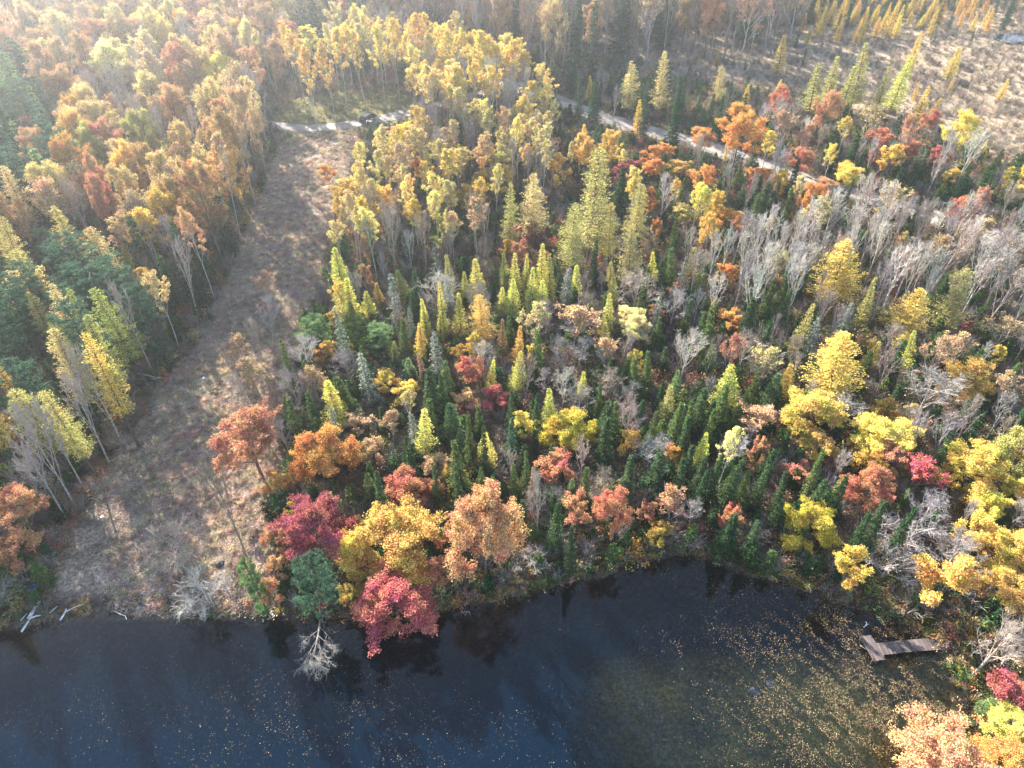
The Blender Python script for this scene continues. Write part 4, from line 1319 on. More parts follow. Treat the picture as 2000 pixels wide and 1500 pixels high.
for t in TREES:
    if t['k'] == 'M' and t['c'] in 'tan umber rust wheat russet bronze peach straw'.split() and not t['label']:
        t['k'] = 'O'  # same round leafy trees, set apart by brownish colour alone, not by species
    if t['k'] == 'b' and t['c'] in ('ash', 'brown') and not t['label']:
        t['k'] = 'V'
# at most 300 of a kind as objects, largest in the picture first
cnt, extra = {}, []
order = list(range(NH)) + sorted(range(NH, len(TREES)), key=lambda i: -TREES[i]['h'] * (1 if -40 < TREES[i]['px'] < 2040 and TREES[i]['py'] > -30 else 0.05))
keep = []
for i in order:
    t = TREES[i]
    if t['k'] in 'SF':       # spruce and fir are told apart loosely; balance them
        alt = 'F' if t['k'] == 'S' else 'S'
        if cnt.get(t['k'], 0) >= 300 and cnt.get(alt, 0) < 300:
            t['k'] = alt
    if cnt.get(t['k'], 0) < 300:
        cnt[t['k']] = cnt.get(t['k'], 0) + 1
        keep.append(t)
    else:
        extra.append(t)
print('TREES', len(TREES), cnt, 'extra', len(extra))

# labels from what stands beside each tree
REFS = [(t['px'], t['py'], t['ref']) for t in TREES if t['ref']]
REFS += [(1775, 1262, 'the T-shaped dock'), (718, 232, 'the parked car'), (1150, 225, "the gravel road's open stretch"), (1880, 442, 'the gravel road near the right edge'),
         (600, 60, 'the far bend of the gravel road'), (620, 300, "the clearing's sunny upper end"), (450, 560, "the clearing's shaded middle"), (285, 738, 'the fallen birches'),
         (20, 250, 'the shadowed blue-green stand'), (70, 170, "the blue-green stand's upper rim"), (100, 330, "the blue-green stand's sunny edge"), (20, 390, "the blue-green stand's lower end"), (1000, 10, 'the grey far wood'), (1250, 20, 'the dark far wood'), (1400, 60, "the marsh's shaded side"), (1950, 200, "the marsh's right side"),
         (1980, 75, 'the dark marsh ditch'), (330, 30, 'the hazy far oaks'), (20, 20, "the picture's upper left corner"), (1990, 560, 'the right-edge white aspens'), (1560, 520, 'the white aspen stand'),
         (380, 520, 'the slope of thin trunks'), (1450, 1060, 'the shaded inner bank'), (760, 460, 'the brushy gap in mid-wood'), (1900, 360, 'the dark roadside thicket')]
used = {}
ORD = ['', 'second ', 'third ', 'fourth ', 'fifth ', 'sixth ', 'seventh ', 'eighth ', 'ninth ', 'tenth ', 'eleventh ', 'twelfth ', 'thirteenth ', 'fourteenth ', 'fifteenth ', 'sixteenth ']
def auto_label(t):
    kd = KIND[t['k']][2]
    best = sorted(REFS, key=lambda r: math.hypot(r[0] - t['px'], (r[1] - t['py']) * 1.2))[:3]
    size = 'tall' if t['H'] > 11.5 else 'small' if t['H'] < 5.5 else ''
    for n in (0, 1, 2):
        rx, ry, ref = best[n]
        dx, dy = t['px'] - rx, t['py'] - ry
        rel = ('right of' if dx > 0 else 'left of') if abs(dx) > abs(dy) else ('behind' if dy < 0 else 'in front of')
        key = ' '.join(f"{size} {CWORD[t['c']]} {kd} {rel} {ref}".split())
        if used.get(key, 0) < (1, 2, 15)[n] and len(key.split()) < 16:
            break
    c = used.get(key, 0)
    used[key] = c + 1
    if c >= len(ORD):
        t['crowd'] = f"{CWORD[t['c']]} {kd}s crowded {rel} {ref}"
        return 'one of the ' + t['crowd']
    return (ORD[c] + key).strip()
keep.sort(key=lambda t: (0 if t['label'] else 1, min(math.hypot(r[0] - t['px'], r[1] - t['py']) for r in REFS)))

GROUPS = {'M': 'leafy autumn trees', 'm': 'low leafy trees', 'A': 'slim aspens with leaves', 'H': 'half-bare trees', 'B': 'wide bare trees', 'b': 'upright bare trees', 'S': 'spruces of the wood',
          'F': 'firs of the wood', 'K': 'ragged grey spruces', 'L': 'young larches', 'G': 'old larches', 'T': 'long-trunked larches', 'W': 'wide bare trees', 'N': 'leafy shore trees', 'O': 'earth-toned leafy trees', 'V': 'thin leafless trees', 'C': 'bushy evergreens', 'P': 'tall pines', 'p': 'young pines'}
for t in keep:
    k = t['k']
    pr = random.choice(PROTO[k])
    z = float(ground_z(np.array([t['x']]), np.array([t['y']]))[0])
    o = empty(KIND[k][0], (t['x'], t['y'], max(z, 0.0)))
    o.rotation_euler = (random.gauss(0, 0.04), random.gauss(0, 0.04), random.random() * 6.283)
    sxy = t['W'] / pr['W']
    o.scale = (sxy, sxy, t['H'] / pr['H'])
    base = COLOR[t['c']]
    cc = jitter(base, 0.04 if t['label'] else 0.10)
    if k in 'BbVW':
        tr, cr = cc, tuple(v * 0.93 for v in cc)
    elif k == 'H' and t['c'] in ('ash', 'buff', 'brown'):
        tr, cr = cc, jitter(COLOR['tan'])
    else:
        tr, cr = jitter(BARK[k]), cc
    if t['ref'] == 'the lemon-yellow birch':
        tr = (0.62, 0.58, 0.52)
    obj('trunk', pr['trunk'], o, color=tr)
    obj('crown', pr['crown'], o, color=cr)
    lab = t['label'] or auto_label(t)
    if len(lab.split()) > 15:
        lab = lab.replace('tall ', '', 1).replace('small ', '', 1).replace('thin leafless', 'leafless', 1).replace("the gravel road's open stretch", 'the open gravel road')
    tag(o, lab, KIND[k][1], t.get('crowd') or GROUPS[k])

EXTRA = [t for t in extra if -60 < t['px'] < 2060 and t['py'] > -40]

# ------------------------------------------------------------------ undergrowth and scattered stuff (geometry-node scatter)
def twig_bush(seed, h=1.5, n=34, thick=0.016, spread=0.5):
    r = np.random.default_rng(seed)
    g = Geo()
    for _ in range(n):
        b = np.array([r.normal() * 0.15, r.normal() * 0.15, 0])
        d = np.array([r.normal() * spread, r.normal() * spread, 1.0])
        d /= np.linalg.norm(d)
        e = b + d * h * r.uniform(0.5, 1)
        g.prisms([b], [e], thick, thick * 0.5, 3)
        for _ in range(4):
            q = b + (e - b) * r.uniform(0.35, 0.95)
            dd = d + rdir(r) * 0.8
            g.prisms([q], [q + dd * h * 0.26], thick * 0.6, thick * 0.35, 3)
    return g.mesh('twig bush', M_UTWIG)

def leaf_bush(seed, h=1.2, n=160, s=0.10):
    r = np.random.default_rng(seed)
    g = Geo()
    k = 9
    cs = np.stack([r.normal(size=k) * 0.42 * h, r.normal(size=k) * 0.42 * h, r.uniform(0.25, 0.95, k) * h], 1)
    C = np.repeat(cs, n // k, 0)
    C = C + r.normal(size=C.shape) * 0.17 * h
    C[:, 2] = np.abs(C[:, 2])
    g.leaves(C, s, s * 0.6, up=0.3, rng=r)
    return g.mesh('leaf bush', M_ULEAF)

def grass_tuft(seed, h=0.7, n=46, flat=0.7):
    r = np.random.default_rng(seed)
    g = Geo()
    b = np.stack([r.normal(size=n) * 0.16, r.normal(size=n) * 0.16, np.zeros(n)], 1)
    d = np.stack([r.normal(size=n) * flat, r.normal(size=n) * flat, np.full(n, 1.0)], 1)
    d /= np.linalg.norm(d, axis=1, keepdims=True)
    ln = h * r.uniform(0.5, 1, n)
    g.leaves(b + d * ln[:, None] * 0.5, ln * 0.5, 0.022, up=0.2, rng=r, along=d)
    return g.mesh('grass tuft', M_ULEAF)

def litter_patch(seed, n=40, s=0.075, rad=0.75):
    r = np.random.default_rng(seed)
    g = Geo()
    C = np.stack([r.normal(size=n) * rad * 0.5, r.normal(size=n) * rad * 0.5, r.uniform(0.02, 0.12, n)], 1)
    g.leaves(C, s * r.uniform(0.6, 1.3, n), s * 0.6, up=1.6, rng=r)
    m = 7
    P = np.stack([r.normal(size=m) * rad * 0.5, r.normal(size=m) * rad * 0.5, np.full(m, 0.05)], 1)
    a = r.random(m) * 6.28
    g.prisms(P, P + np.stack([np.cos(a), np.sin(a), r.uniform(-0.05, 0.25, m)], 1) * 0.5, 0.014, 0.008, 3)
    return g.mesh('litter patch', M_ULEAF)

def small_cone(seed):
    p = proto_conifer('seedling', seed, 2.2, 1.3, 0.02, M_ULEAF, nw=12, nb=6, sp=(0.26, 0.12), step=0.22)
    return p['crown']

def scatter(name, meshes, pts, rotz, scl, idx, tint):
    """one stuff object: instances of a few meshes on the given points"""
    hold = bpy.data.collections.new(name + ' sources')
    for i, m in enumerate(meshes):
        so = bpy.data.objects.new('%s source %02d' % (name, i), m)
        hold.objects.link(so)
    me = bpy.data.meshes.new(name)
    n = len(pts)
    me.vertices.add(n)
    me.vertices.foreach_set('co', np.asarray(pts, np.float32).ravel())
    def put_attr(nm, ty, arr, field):
        a = me.attributes.new(nm, ty, 'POINT')
        a.data.foreach_set(field, np.ascontiguousarray(arr).ravel())
    put_attr('rz', 'FLOAT', np.asarray(rotz, np.float32), 'value')
    put_attr('sc', 'FLOAT', np.asarray(scl, np.float32), 'value')
    put_attr('pick', 'INT', np.asarray(idx, np.int32), 'value')
    put_attr('tint', 'FLOAT_COLOR', np.concatenate([tint, np.ones((n, 1))], 1).astype(np.float32), 'color')
    ng = bpy.data.node_groups.new(name + ' scatter', 'GeometryNodeTree')
    ng.interface.new_socket('Geometry', in_out='INPUT', socket_type='NodeSocketGeometry')
    ng.interface.new_socket('Geometry', in_out='OUTPUT', socket_type='NodeSocketGeometry')
    gi = ng.nodes.new('NodeGroupInput')
    go = ng.nodes.new('NodeGroupOutput')
    ip = ng.nodes.new('GeometryNodeInstanceOnPoints')
    ci = ng.nodes.new('GeometryNodeCollectionInfo')
    ci.inputs['Collection'].default_value = hold
    ci.inputs['Separate Children'].default_value = True
    ci.inputs['Reset Children'].default_value = True
    ip.inputs['Pick Instance'].default_value = True
    def attr(nm, ty):
        a = ng.nodes.new('GeometryNodeInputNamedAttribute')
        a.data_type = ty
        a.inputs['Name'].default_value = nm
        return a.outputs['Attribute']
    cx = ng.nodes.new('ShaderNodeCombineXYZ')
    l = ng.links
    l.new(attr('rz', 'FLOAT'), cx.inputs['Z'])
    l.new(gi.outputs[0], ip.inputs['Points'])
    l.new(ci.outputs[0], ip.inputs['Instance'])
    l.new(attr('pick', 'INT'), ip.inputs['Instance Index'])
    l.new(cx.outputs[0], ip.inputs['Rotation'])
    l.new(attr('sc', 'FLOAT'), ip.inputs['Scale'])
    l.new(ip.outputs[0], go.inputs[0])
    o = obj(name, me)
    mod = o.modifiers.new('scatter', 'NODES')
    mod.node_group = ng
    return tag(o, kind='stuff')

def pick_tint(names, n, amt=0.25):
    base = np.array([COLOR[c] if isinstance(c, str) else c for c in names])
    i = rng.integers(0, len(base), n)
    return np.clip(base[i] * (1 + rng.uniform(-amt, amt, (n, 1))) * (1 + rng.uniform(-0.08, 0.08, (n, 3))), 0.01, 0.9)

def frustum_pts(n, y0, y1, p=0.8):
    y = y0 + (y1 - y0) * rng.random(n) ** p
    x = (rng.random(n) - 0.5) * 2 * (y * 0.70 + 26)
    return x, y

UB = [twig_bush(1), twig_bush(2, 1.9, 30), twig_bush(3, 1.1, 26, spread=0.8)]
LB = [leaf_bush(1), leaf_bush(2, 1.6, 200), leaf_bush(3, 0.9, 120)]
GT = [grass_tuft(1), grass_tuft(2, 0.9, 40, 0.9)]
LP = [litter_patch(1), litter_patch(2), litter_patch(3)]
CN = [small_cone(1), small_cone(2)]

# the many smallest trees behind and between the others
if EXTRA:
    src, P_, S_, I_, T_, Z_ = [], [], [], [], [], []
    slot = {}
    for t in EXTRA:
        k = {'F': 'S', 'V': 'b', 'M': 'O'}.get(t['k'], t['k'])
        if k not in slot:
            pr = PROTO[k][0]
            cm, tm = pr['crown'].copy(), pr['trunk'].copy()
            cm.materials[0] = M_UTWIG if k == 'b' else M_ULEAF
            tm.materials[0] = M_UTWIG
            slot[k] = len(src)
            src += [cm, tm]
        pr = PROTO[k][0]
        z = max(float(ground_z(np.array([t['x']]), np.array([t['y']]))[0]), 0)
        rz = random.random() * 6.28
        for j in (0, 1):
            P_.append((t['x'], t['y'], z)); S_.append(t['H'] / pr['H']); Z_.append(rz)
            I_.append(slot[k] + j); T_.append(jitter(COLOR[t['c']]) if j == 0 or k == 'b' else BARK[k])
    scatter('background_forest', src, np.array(P_), np.array(Z_), np.array(S_), np.array(I_), np.array(T_))

# forest floor
x, y = frustum_pts(42000, 33, 290)
ok = ~in_poly(x, y, CLEAR) & (pond_d(x, y) > 0.7) & (dist_line(x, y, ROAD) > 4.4) & (dist_line(x, y, DRIVE) > 2.6) & ~in_poly(x, y, GRASSY) & ~in_poly(x, y, MARSH)
x, y = x[ok], y[ok]
n = len(x)
idx = rng.choice([0, 1, 2, 3, 4, 5, 6, 7], n, p=[.2, .16, .16, .10, .08, .08, .11, .11])
tint = np.where((idx < 3)[:, None], pick_tint(['ash', 'brown', 'buff', 'brown'], n), np.where((idx < 6)[:, None], pick_tint(['rust', 'bronze', 'tan', 'brick', 'olive', 'soft', 'green'], n) * 0.8, pick_tint(['mid', 'green', 'dark'], n)))
scatter('undergrowth', UB + LB + CN, np.stack([x, y, ground_z(x, y)], 1), rng.random(n) * 6.28, rng.uniform(0.6, 1.5, n), idx, tint)
# leaf litter on the forest floor, near part
x, y = frustum_pts(16000, 33, 130, 0.9)
ok = ~in_poly(x, y, CLEAR) & (pond_d(x, y) > 0.3) & (dist_line(x, y, ROAD) > 4.4)
x, y = x[ok], y[ok]
n = len(x)
scatter('fallen_leaves', LP, np.stack([x, y, ground_z(x, y)], 1), rng.random(n) * 6.28, rng.uniform(0.7, 1.4, n), rng.integers(0, 3, n), pick_tint(['rust', 'tan', 'brown', 'bronze', 'brown'], n) * 0.75)
# marsh shrubs
x, y = frustum_pts(21000, 120, 330, 0.9)
x = np.where(rng.random(len(x)) < 0.9, np.abs(x), x)
ok = in_poly(x, y, MARSH)
x, y = x[ok], y[ok]
n = len(x)
idx = rng.choice([0, 1, 2, 3, 4, 5], n, p=[.16, .08, .20, .16, .22, .18])
dry = np.clip((x - 60) / 80, 0, 1)
tint = np.where((idx < 3)[:, None], pick_tint([(0.29, 0.235, 0.18), (0.30, 0.245, 0.19), 'brown', (0.24, 0.195, 0.15)], n), pick_tint([(0.38, 0.30, 0.195), (0.34, 0.265, 0.17), (0.31, 0.235, 0.14)], n))
scatter('marsh_shrubbery', UB + [LB[2]] + GT, np.stack([x, y, ground_z(x, y)], 1), rng.random(n) * 6.28, rng.uniform(0.55, 1.15, n), idx, tint)
# clearing debris: dry tufts, cut twigs, litter
x, y = frustum_pts(60000, 34, 165, 0.9)
x = -np.abs(x) * 0.8 + 4
ok = in_poly(x, y, CLEAR) & (pond_d(x, y) > 0.4)
x, y = x[ok], y[ok]
n = len(x)
idx = rng.choice([0, 1, 2, 3, 4, 5], n, p=[.23, .22, .22, .12, .08, .13])
tint = pick_tint(['buff', (0.46, 0.355, 0.25), 'brown', (0.29, 0.235, 0.19), (0.46, 0.35, 0.24), (0.34, 0.245, 0.17), (0.39, 0.30, 0.19)], n)
scatter('clearing_litter', LP + GT + [twig_bush(9, 0.5, 14, 0.012, 1.2)], np.stack([x, y, ground_z(x, y)], 1), rng.random(n) * 6.28, rng.uniform(0.5, 1.25, n), idx, tint)
# shore grass and weeds
x, y = frustum_pts(26000, 18, 60, 1.0)
d = pond_d(x, y)
ok = (d > 0.1) & (d < 5.5) & ~(in_poly(x, y, CLEAR) & (d > 1.2)) & ((x > -20) | (rng.random(len(x)) < 0.3))
x, y = x[ok], y[ok]
n = len(x)
idx = rng.choice([0, 1, 2, 3], n, p=[.36, .3, .2, .14])
tint = pick_tint(['green', 'bronze', 'brown', 'tan', 'mid', 'rust', 'soft'], n) * 0.85
scatter('shore_grass', GT + [LB[2], LP[0]], np.stack([x, y, ground_z(x, y)], 1), rng.random(n) * 6.28, rng.uniform(0.5, 1.1, n), idx, tint)
# verge grass round the drive
x, y = frustum_pts(9000, 120, 190, 1.0)
ok = in_poly(x, y, GRASSY) & (dist_line(x, y, DRIVE) > 2.3)
x, y = x[ok], y[ok]
n = len(x)
scatter('verge_grass', GT + [LB[2]], np.stack([x, y, ground_z(x, y)], 1), rng.random(n) * 6.28, rng.uniform(0.5, 1.3, n), rng.choice([0, 1, 2], n, p=[.45, .35, .2]), pick_tint(['olive', 'green', 'straw', 'soft', 'tan'], n) * 0.7)

x, y = frustum_pts(60000, 70, 300, 0.9)
d = dist_line(x, y, ROAD)
ok = (d > 2.7) & (d < 5.2)
x, y = x[ok], y[ok]
n = len(x)
scatter('roadside_weeds', GT + [LB[2], UB[2]], np.stack([x, y, ground_z(x, y)], 1), rng.random(n) * 6.28, rng.uniform(0.5, 1.3, n), rng.choice([0, 1, 2, 3], n, p=[.4, .3, .15, .15]), pick_tint(['straw', 'tan', 'buff', 'olive', 'brown'], n) * 0.8)

# leaves afloat
def floating_leaves():
    r = np.random.default_rng(55)
    P = []
    spots = [((600, 1410), (150, 60), 1900), ((420, 1400), (120, 60), 700), ((780, 1420), (90, 60), 1100), ((1000, 1430), (130, 60), 700), ((100, 1400), (80, 40), 350), ((780, 1350), (40, 16), 260),
             ((1650, 1400), (90, 60), 9000), ((1780, 1330), (60, 70), 10000), ((1700, 1220), (90, 30), 6000), ((1560, 1290), (110, 60), 6500), ((1560, 1430), (120, 60), 3500),
             ((1450, 1250), (160, 70), 2200), ((1820, 1420), (40, 50), 3500), ((1500, 1150), (70, 14), 600), ((120, 1255), (70, 18), 160), ((1350, 1110), (60, 14), 300)]
    for (cx, cy_), (sx, sy), n in spots:
        for _ in range(n):
            P.append(at(cx + r.normal() * sx, cy_ + r.normal() * sy, 0))
    for _ in range(1800):
        P.append(at(r.uniform(0, 1900), r.uniform(1180, 1500), 0))
    P = np.array(P)
    ca_, sa_ = math.cos(R(-55)), math.sin(R(-55))
    P1, P2 = P[:, 0] * ca_ + P[:, 1] * sa_, -P[:, 0] * sa_ + P[:, 1] * ca_
    clump = vnoise(P1, P2 * 2.6, 1.5, 77) * 0.6 + vnoise(P[:, 0], P[:, 1], 0.5, 78) * 0.4
    d = pond_d(P[:, 0], P[:, 1])
    ok = (d < 0.1) & (clump > 0.36 + 0.22 * r.random(len(P)))
    P = P[ok]
    g = Geo()
    s = 0.014 + 0.030 * r.random(len(P)) ** 2.5
    g.leaves(np.stack([P[:, 0], P[:, 1], np.full(len(P), 0.022) + r.random(len(P)) * 0.02], 1), s, s * 0.65, up=5, rng=r)
    me = g.mesh('floating leaves', leaf_mat('floating leaf', 0.1, vlo=0.25, vhi=1.7, hue=0.04, nscale=2.0))
    return tag(obj('floating_leaves', me, color=(0.36, 0.25, 0.13)), kind='stuff')
floating_leaves()

# ------------------------------------------------------------------ dock
def dock():
    wood = solid_mat('weathered planks', (0.105, 0.078, 0.070), rough=0.85, lo=0.6, hi=1.3, scale=5, stretch=(6, 1, 1), vary=0.45)
    post_m = solid_mat('dock posts', (0.10, 0.08, 0.07), rough=0.9)
    a = np.array(at(1862, 1256, 0.45))
    b = np.array(at(1702, 1270, 0.45))
    root = empty('dock', (float(a[0]), float(a[1]), 0))
    tag(root, 'T-shaped wooden dock of weathered reddish planks over leaf-strewn shallows', 'dock')
    # a slightly curved walkway
    v = b - a
    L = np.linalg.norm(v)
    t = v / L
    nrm = np.array([-t[1], t[0]])
    base_plank = {}
    def plank(c, length, width, rz, zz):
        key = (round(length, 2), round(width, 3))
        if key not in base_plank:
            g = Geo()
            g.box((0, 0, 0), (width, length, 0.04))
            base_plank[key] = g.mesh('plank', wood)
        o = obj('plank', base_plank[key], root, loc=(c[0] - a[0], c[1] - a[1], zz))
        o.rotation_euler = (random.gauss(0, 0.012), random.gauss(0, 0.02), rz + random.gauss(0, 0.012))
    n = int(L / 0.155)
    ang = math.atan2(t[1], t[0])
    def curve(s):
        return a + t * L * s + nrm * (-0.10 * math.sin(math.pi * s)), ang + (-0.10 * math.pi / L * math.cos(math.pi * s))
    for i in range(n):
        p, rz = curve((i + 0.5) / n)
        plank(p, 1.12 + random.choice((0, 0, 0.04)), 0.143, rz, 0.45)
    for sgn in (-1, 1):
        g = Geo()
        pts = []
        for i in range(13):
            p, rz = curve(i / 12)
            q = p + np.array([-math.sin(rz), math.cos(rz)]) * 0.46 * sgn - a
            pts.append((q[0], q[1], 0.37))
        pts = np.array(pts)
        g.prisms(pts[:-1], pts[1:], 0.075, 0.075, 4)
        obj('stringer', g.mesh('stringer', post_m), root)
        for i in range(1, 5):
            p, rz = curve(i / 4.2)
            q = p + np.array([-math.sin(rz), math.cos(rz)]) * 0.47 * sgn - a
            g = Geo()
            g.prisms([(q[0], q[1], -0.9)], [(q[0], q[1], 0.42)], 0.055, 0.055, 7)
            obj('post', g.mesh('post', post_m), root)
    h0 = np.array(at(1690, 1242, 0.5)); h1 = np.array(at(1718, 1290, 0.5))
    hv = h1 - h0
    HL = np.linalg.norm(hv)
    ht = hv / HL
    ha = math.atan2(ht[1], ht[0])
    for i in range(7):
        off = (i - 3) * 0.165
        c = (h0 + h1) / 2 + np.array([-ht[1], ht[0]]) * off
        plank(c, HL + random.uniform(-0.06, 0.06), 0.15, ha + math.pi / 2, 0.515)
    for s in (0.08, 0.92):
        for sgn in (-1, 1):
            q = h0 + hv * s + np.array([-ht[1], ht[0]]) * 0.5 * sgn - a
            g = Geo()
            g.prisms([(q[0], q[1], -0.9)], [(q[0], q[1], 0.60)], 0.055, 0.055, 7)
            obj('post', g.mesh('post', post_m), root)
dock()

# ------------------------------------------------------------------ parked car on the drive
def car():
    x, y = at(719, 236, 1.0)
    z = float(ground_z(np.array([x]), np.array([y]))[0]) + 0.15
    root = empty('parked_car', (x, y, z))
    root.rotation_euler = (0, 0, R(68))
    tag(root, 'dark parked car on the pale gravel drive beyond the clearing', 'car')
    paint = solid_mat('car paint', (0.02, 0.022, 0.03), rough=0.25, lo=0.95, hi=1.05)
    glass = solid_mat('car glass', (0.015, 0.02, 0.03), rough=0.05, lo=1, hi=1)
    rub = solid_mat('car tyre', (0.02, 0.02, 0.02), rough=0.9)
    rimm = solid_mat('car rim', (0.5, 0.5, 0.52), rough=0.3, metal=0.9, lo=1, hi=1)
    red = solid_mat('tail lamp', (0.4, 0.02, 0.02), rough=0.3, lo=1, hi=1)
    wht = solid_mat('head lamp', (0.7, 0.7, 0.7), rough=0.2, lo=1, hi=1)
    prof = [(-2.25, 0.35), (-2.3, 0.7), (-2.22, 1.02), (-2.0, 1.08), (-1.65, 1.62), (-1.4, 1.72), (0.25, 1.72), (0.5, 1.66), (1.15, 1.12), (1.95, 0.98), (2.2, 0.82), (2.25, 0.5), (2.2, 0.35)]
    V, Fs = [], []
    n = len(prof)
    for ys, k in ((-0.92, 1), (-0.86, 1.0), (0.86, 1.0), (0.92, 1)):
        for px, pz in prof:
            inset = 0.14 * max(0, pz - 1.05) / 0.65
            yv = ys - math.copysign(inset, ys)
            zz = pz if abs(ys) < 0.9 else min(pz, 0.35 + (pz - 0.35) * 0.97)
            V.append((px, yv, zz))
    for r_ in range(3):
        for i in range(n - 1):
            Fs.append((r_ * n + i, r_ * n + i + 1, (r_ + 1) * n + i + 1, (r_ + 1) * n + i))
    g = Geo()
    g.add(V, Fs)
    me = g.mesh('car body', paint)
    import bmesh
    bm = bmesh.new()
    bm.from_mesh(me)
    bmesh.ops.contextual_create(bm, geom=[e for e in bm.edges if e.is_boundary])
    bmesh.ops.holes_fill(bm, edges=bm.edges)
    bmesh.ops.recalc_face_normals(bm, faces=bm.faces)
    bm.to_mesh(me)
    bm.free()
    obj('body', me, root)
    def slab(nm, c, s, mat, tilt=0.0):
        g = Geo()
        g.box(c, s, tilt=tilt)
        return obj(nm, g.mesh(nm, mat), root)
    slab('windscreen', (0.84, 0, 1.40), (0.82, 1.36, 0.02), glass, tilt=R(40))
    slab('rear_window', (-1.84, 0, 1.37), (0.58, 1.32, 0.02), glass, tilt=R(-57))
    for s in (-1, 1):
        for cx, w in ((-1.0, 0.85), (0.0, 0.85)):
            slab('side_window', (cx, s * 0.862, 1.36), (w, 0.03, 0.36), glass)
        slab('tail_lamp', (-2.27, s * 0.72, 0.9), (0.06, 0.24, 0.2), red)
        slab('headlight', (2.2, s * 0.68, 0.78), (0.08, 0.32, 0.14), wht)
        slab('mirror', (0.72, s * 1.02, 1.12), (0.12, 0.18, 0.12), paint)
    for cx in (-1.4, 1.4):
        for s in (-1, 1):
            g = Geo()
            g.prisms([(cx, s * 0.70, 0.34)], [(cx, s * 0.94, 0.34)], 0.34, 0.34, 16)
            a = np.arange(16) * 2 * math.pi / 16
            g.add(np.stack([cx + 0.34 * np.cos(a), np.full(16, s * 0.94), 0.34 + 0.34 * np.sin(a)], 1), [tuple(range(16))])
            w = obj('wheel', g.mesh('wheel', rub), root)
            g = Geo()
            g.prisms([(cx, s * 0.90, 0.34)], [(cx, s * 0.955, 0.34)], 0.2, 0.17, 12)
            a = np.arange(12) * 2 * math.pi / 12
            g.add(np.stack([cx + 0.17 * np.cos(a), np.full(12, s * 0.955), 0.34 + 0.17 * np.sin(a)], 1), [tuple(range(12))])
            obj('rim', g.mesh('rim', rimm), w)
car()

# ------------------------------------------------------------------ fallen wood, rocks and small finds
M_DRIFT = solid_mat('bleached wood', (0.72, 0.69, 0.66), rough=0.9, lo=0.6, hi=1.15, scale=3)
def log(px, radius, label, name='driftwood_log', cat='log', z=0.25, rise=0.0, forks=()):
    pts = []
    for i, (u, v) in enumerate(px):
        zz = z
        for _ in range(3):
            x, y = at(u, v, zz)
            zz = max(float(ground_z(np.array([x]), np.array([y]))[0]), 0.0) + 0.16 if z < 0.75 else z
        pts.append((x, y, zz))
    P = np.array(pts)
    o0 = P[0].copy()
    g = Geo()
    Q = P - o0
    rr = np.linspace(radius, radius * 0.55, len(Q))
    g.prisms(Q[:-1], Q[1:], rr[:-1], rr[1:], 7)
    for e, r_ in ((0, rr[0]), (-1, rr[-1])):
        d = Q[1] - Q[0] if e == 0 else Q[-1] - Q[-2]
        d = d / np.linalg.norm(d) * (0.02 if e else -0.02)
        g.prisms([Q[e]], [Q[e] + d], r_, 0.005, 7)
    root = obj(name, g.mesh(name, M_DRIFT), loc=tuple(o0))
    tag(root, label, cat, 'fallen wood along the shore')
    for (u0, v0, u1, v1, r_) in forks:
        g = Geo()
        zb = float(np.mean(P[:, 2])) + 0.05
        p0 = np.array([*at(u0, v0, zb), zb]) - o0
        p1 = np.array([*at(u1, v1, zb + 0.25), zb + 0.25]) - o0
        m = (p0 + p1) / 2 + np.array([0.1, 0.05, 0.1])
        g.prisms([p0, m], [m, p1], [r_, r_ * 0.8], [r_ * 0.8, r_ * 0.4], 5)
        obj('branch', g.mesh('branch', M_DRIFT), root)
log([(42, 1234), (56, 1213), (72, 1184), (82, 1166)], 0.10, 'longest white driftwood log reaching into the pond', forks=[(58, 1208, 80, 1202, 0.09), (70, 1188, 84, 1167, 0.05)])
log([(54, 1208), (66, 1190), (77, 1172)], 0.10, 'white driftwood log lying beside the longest one')
log([(118, 1211), (125, 1200), (130, 1189)], 0.10, 'short forked white driftwood log at the waterline', forks=[(128, 1195, 162, 1180, 0.05)])
log([(97, 1197), (105, 1190), (112, 1184)], 0.045, 'thin pale driftwood stick between the white logs')
log([(216, 1195), (222, 1193), (236, 1200), (245, 1203), (247, 1210)], 0.035, 'bent white stick poking out of the pond')
log([(-20, 1142), (20, 1144), (51, 1145)], 0.09, 'straight pale log above the blue tarp', z=0.7)
log([(-15, 1176), (12, 1164), (38, 1153)], 0.10, 'curved pale log below the straight one', z=0.6)
log([(40, 1212), (53, 1198)], 0.04, 'small grey stick left of the driftwood logs')
log([(1120, 1104), (1132, 1108), (1146, 1106)], 0.10, 'white log lying on the green bank below the spruces', z=0.5)
log([(1687, 1225), (1692, 1221), (1696, 1219)], 0.05, 'bleached branch stub in the shallows above the dock head', forks=[(1691, 1222, 1690, 1214, 0.04)])
log([(1680, 1260), (1692, 1269)], 0.03, 'thin stick floating beside the dock head', z=0.05)
log([(226, 732), (262, 728), (300, 736), (316, 738)], 0.13, 'upper fallen white birch lying out into the clearing', name='fallen_birch', z=1.3)
log([(228, 736), (268, 741), (312, 739)], 0.12, 'lower fallen white birch crossing beneath the other', name='fallen_birch', z=0.9, forks=[(290, 740, 314, 746, 0.04)])
log([(206, 965), (222, 958), (238, 949)], 0.10, 'dark log lying in the shade at the clearing edge', z=0.8)

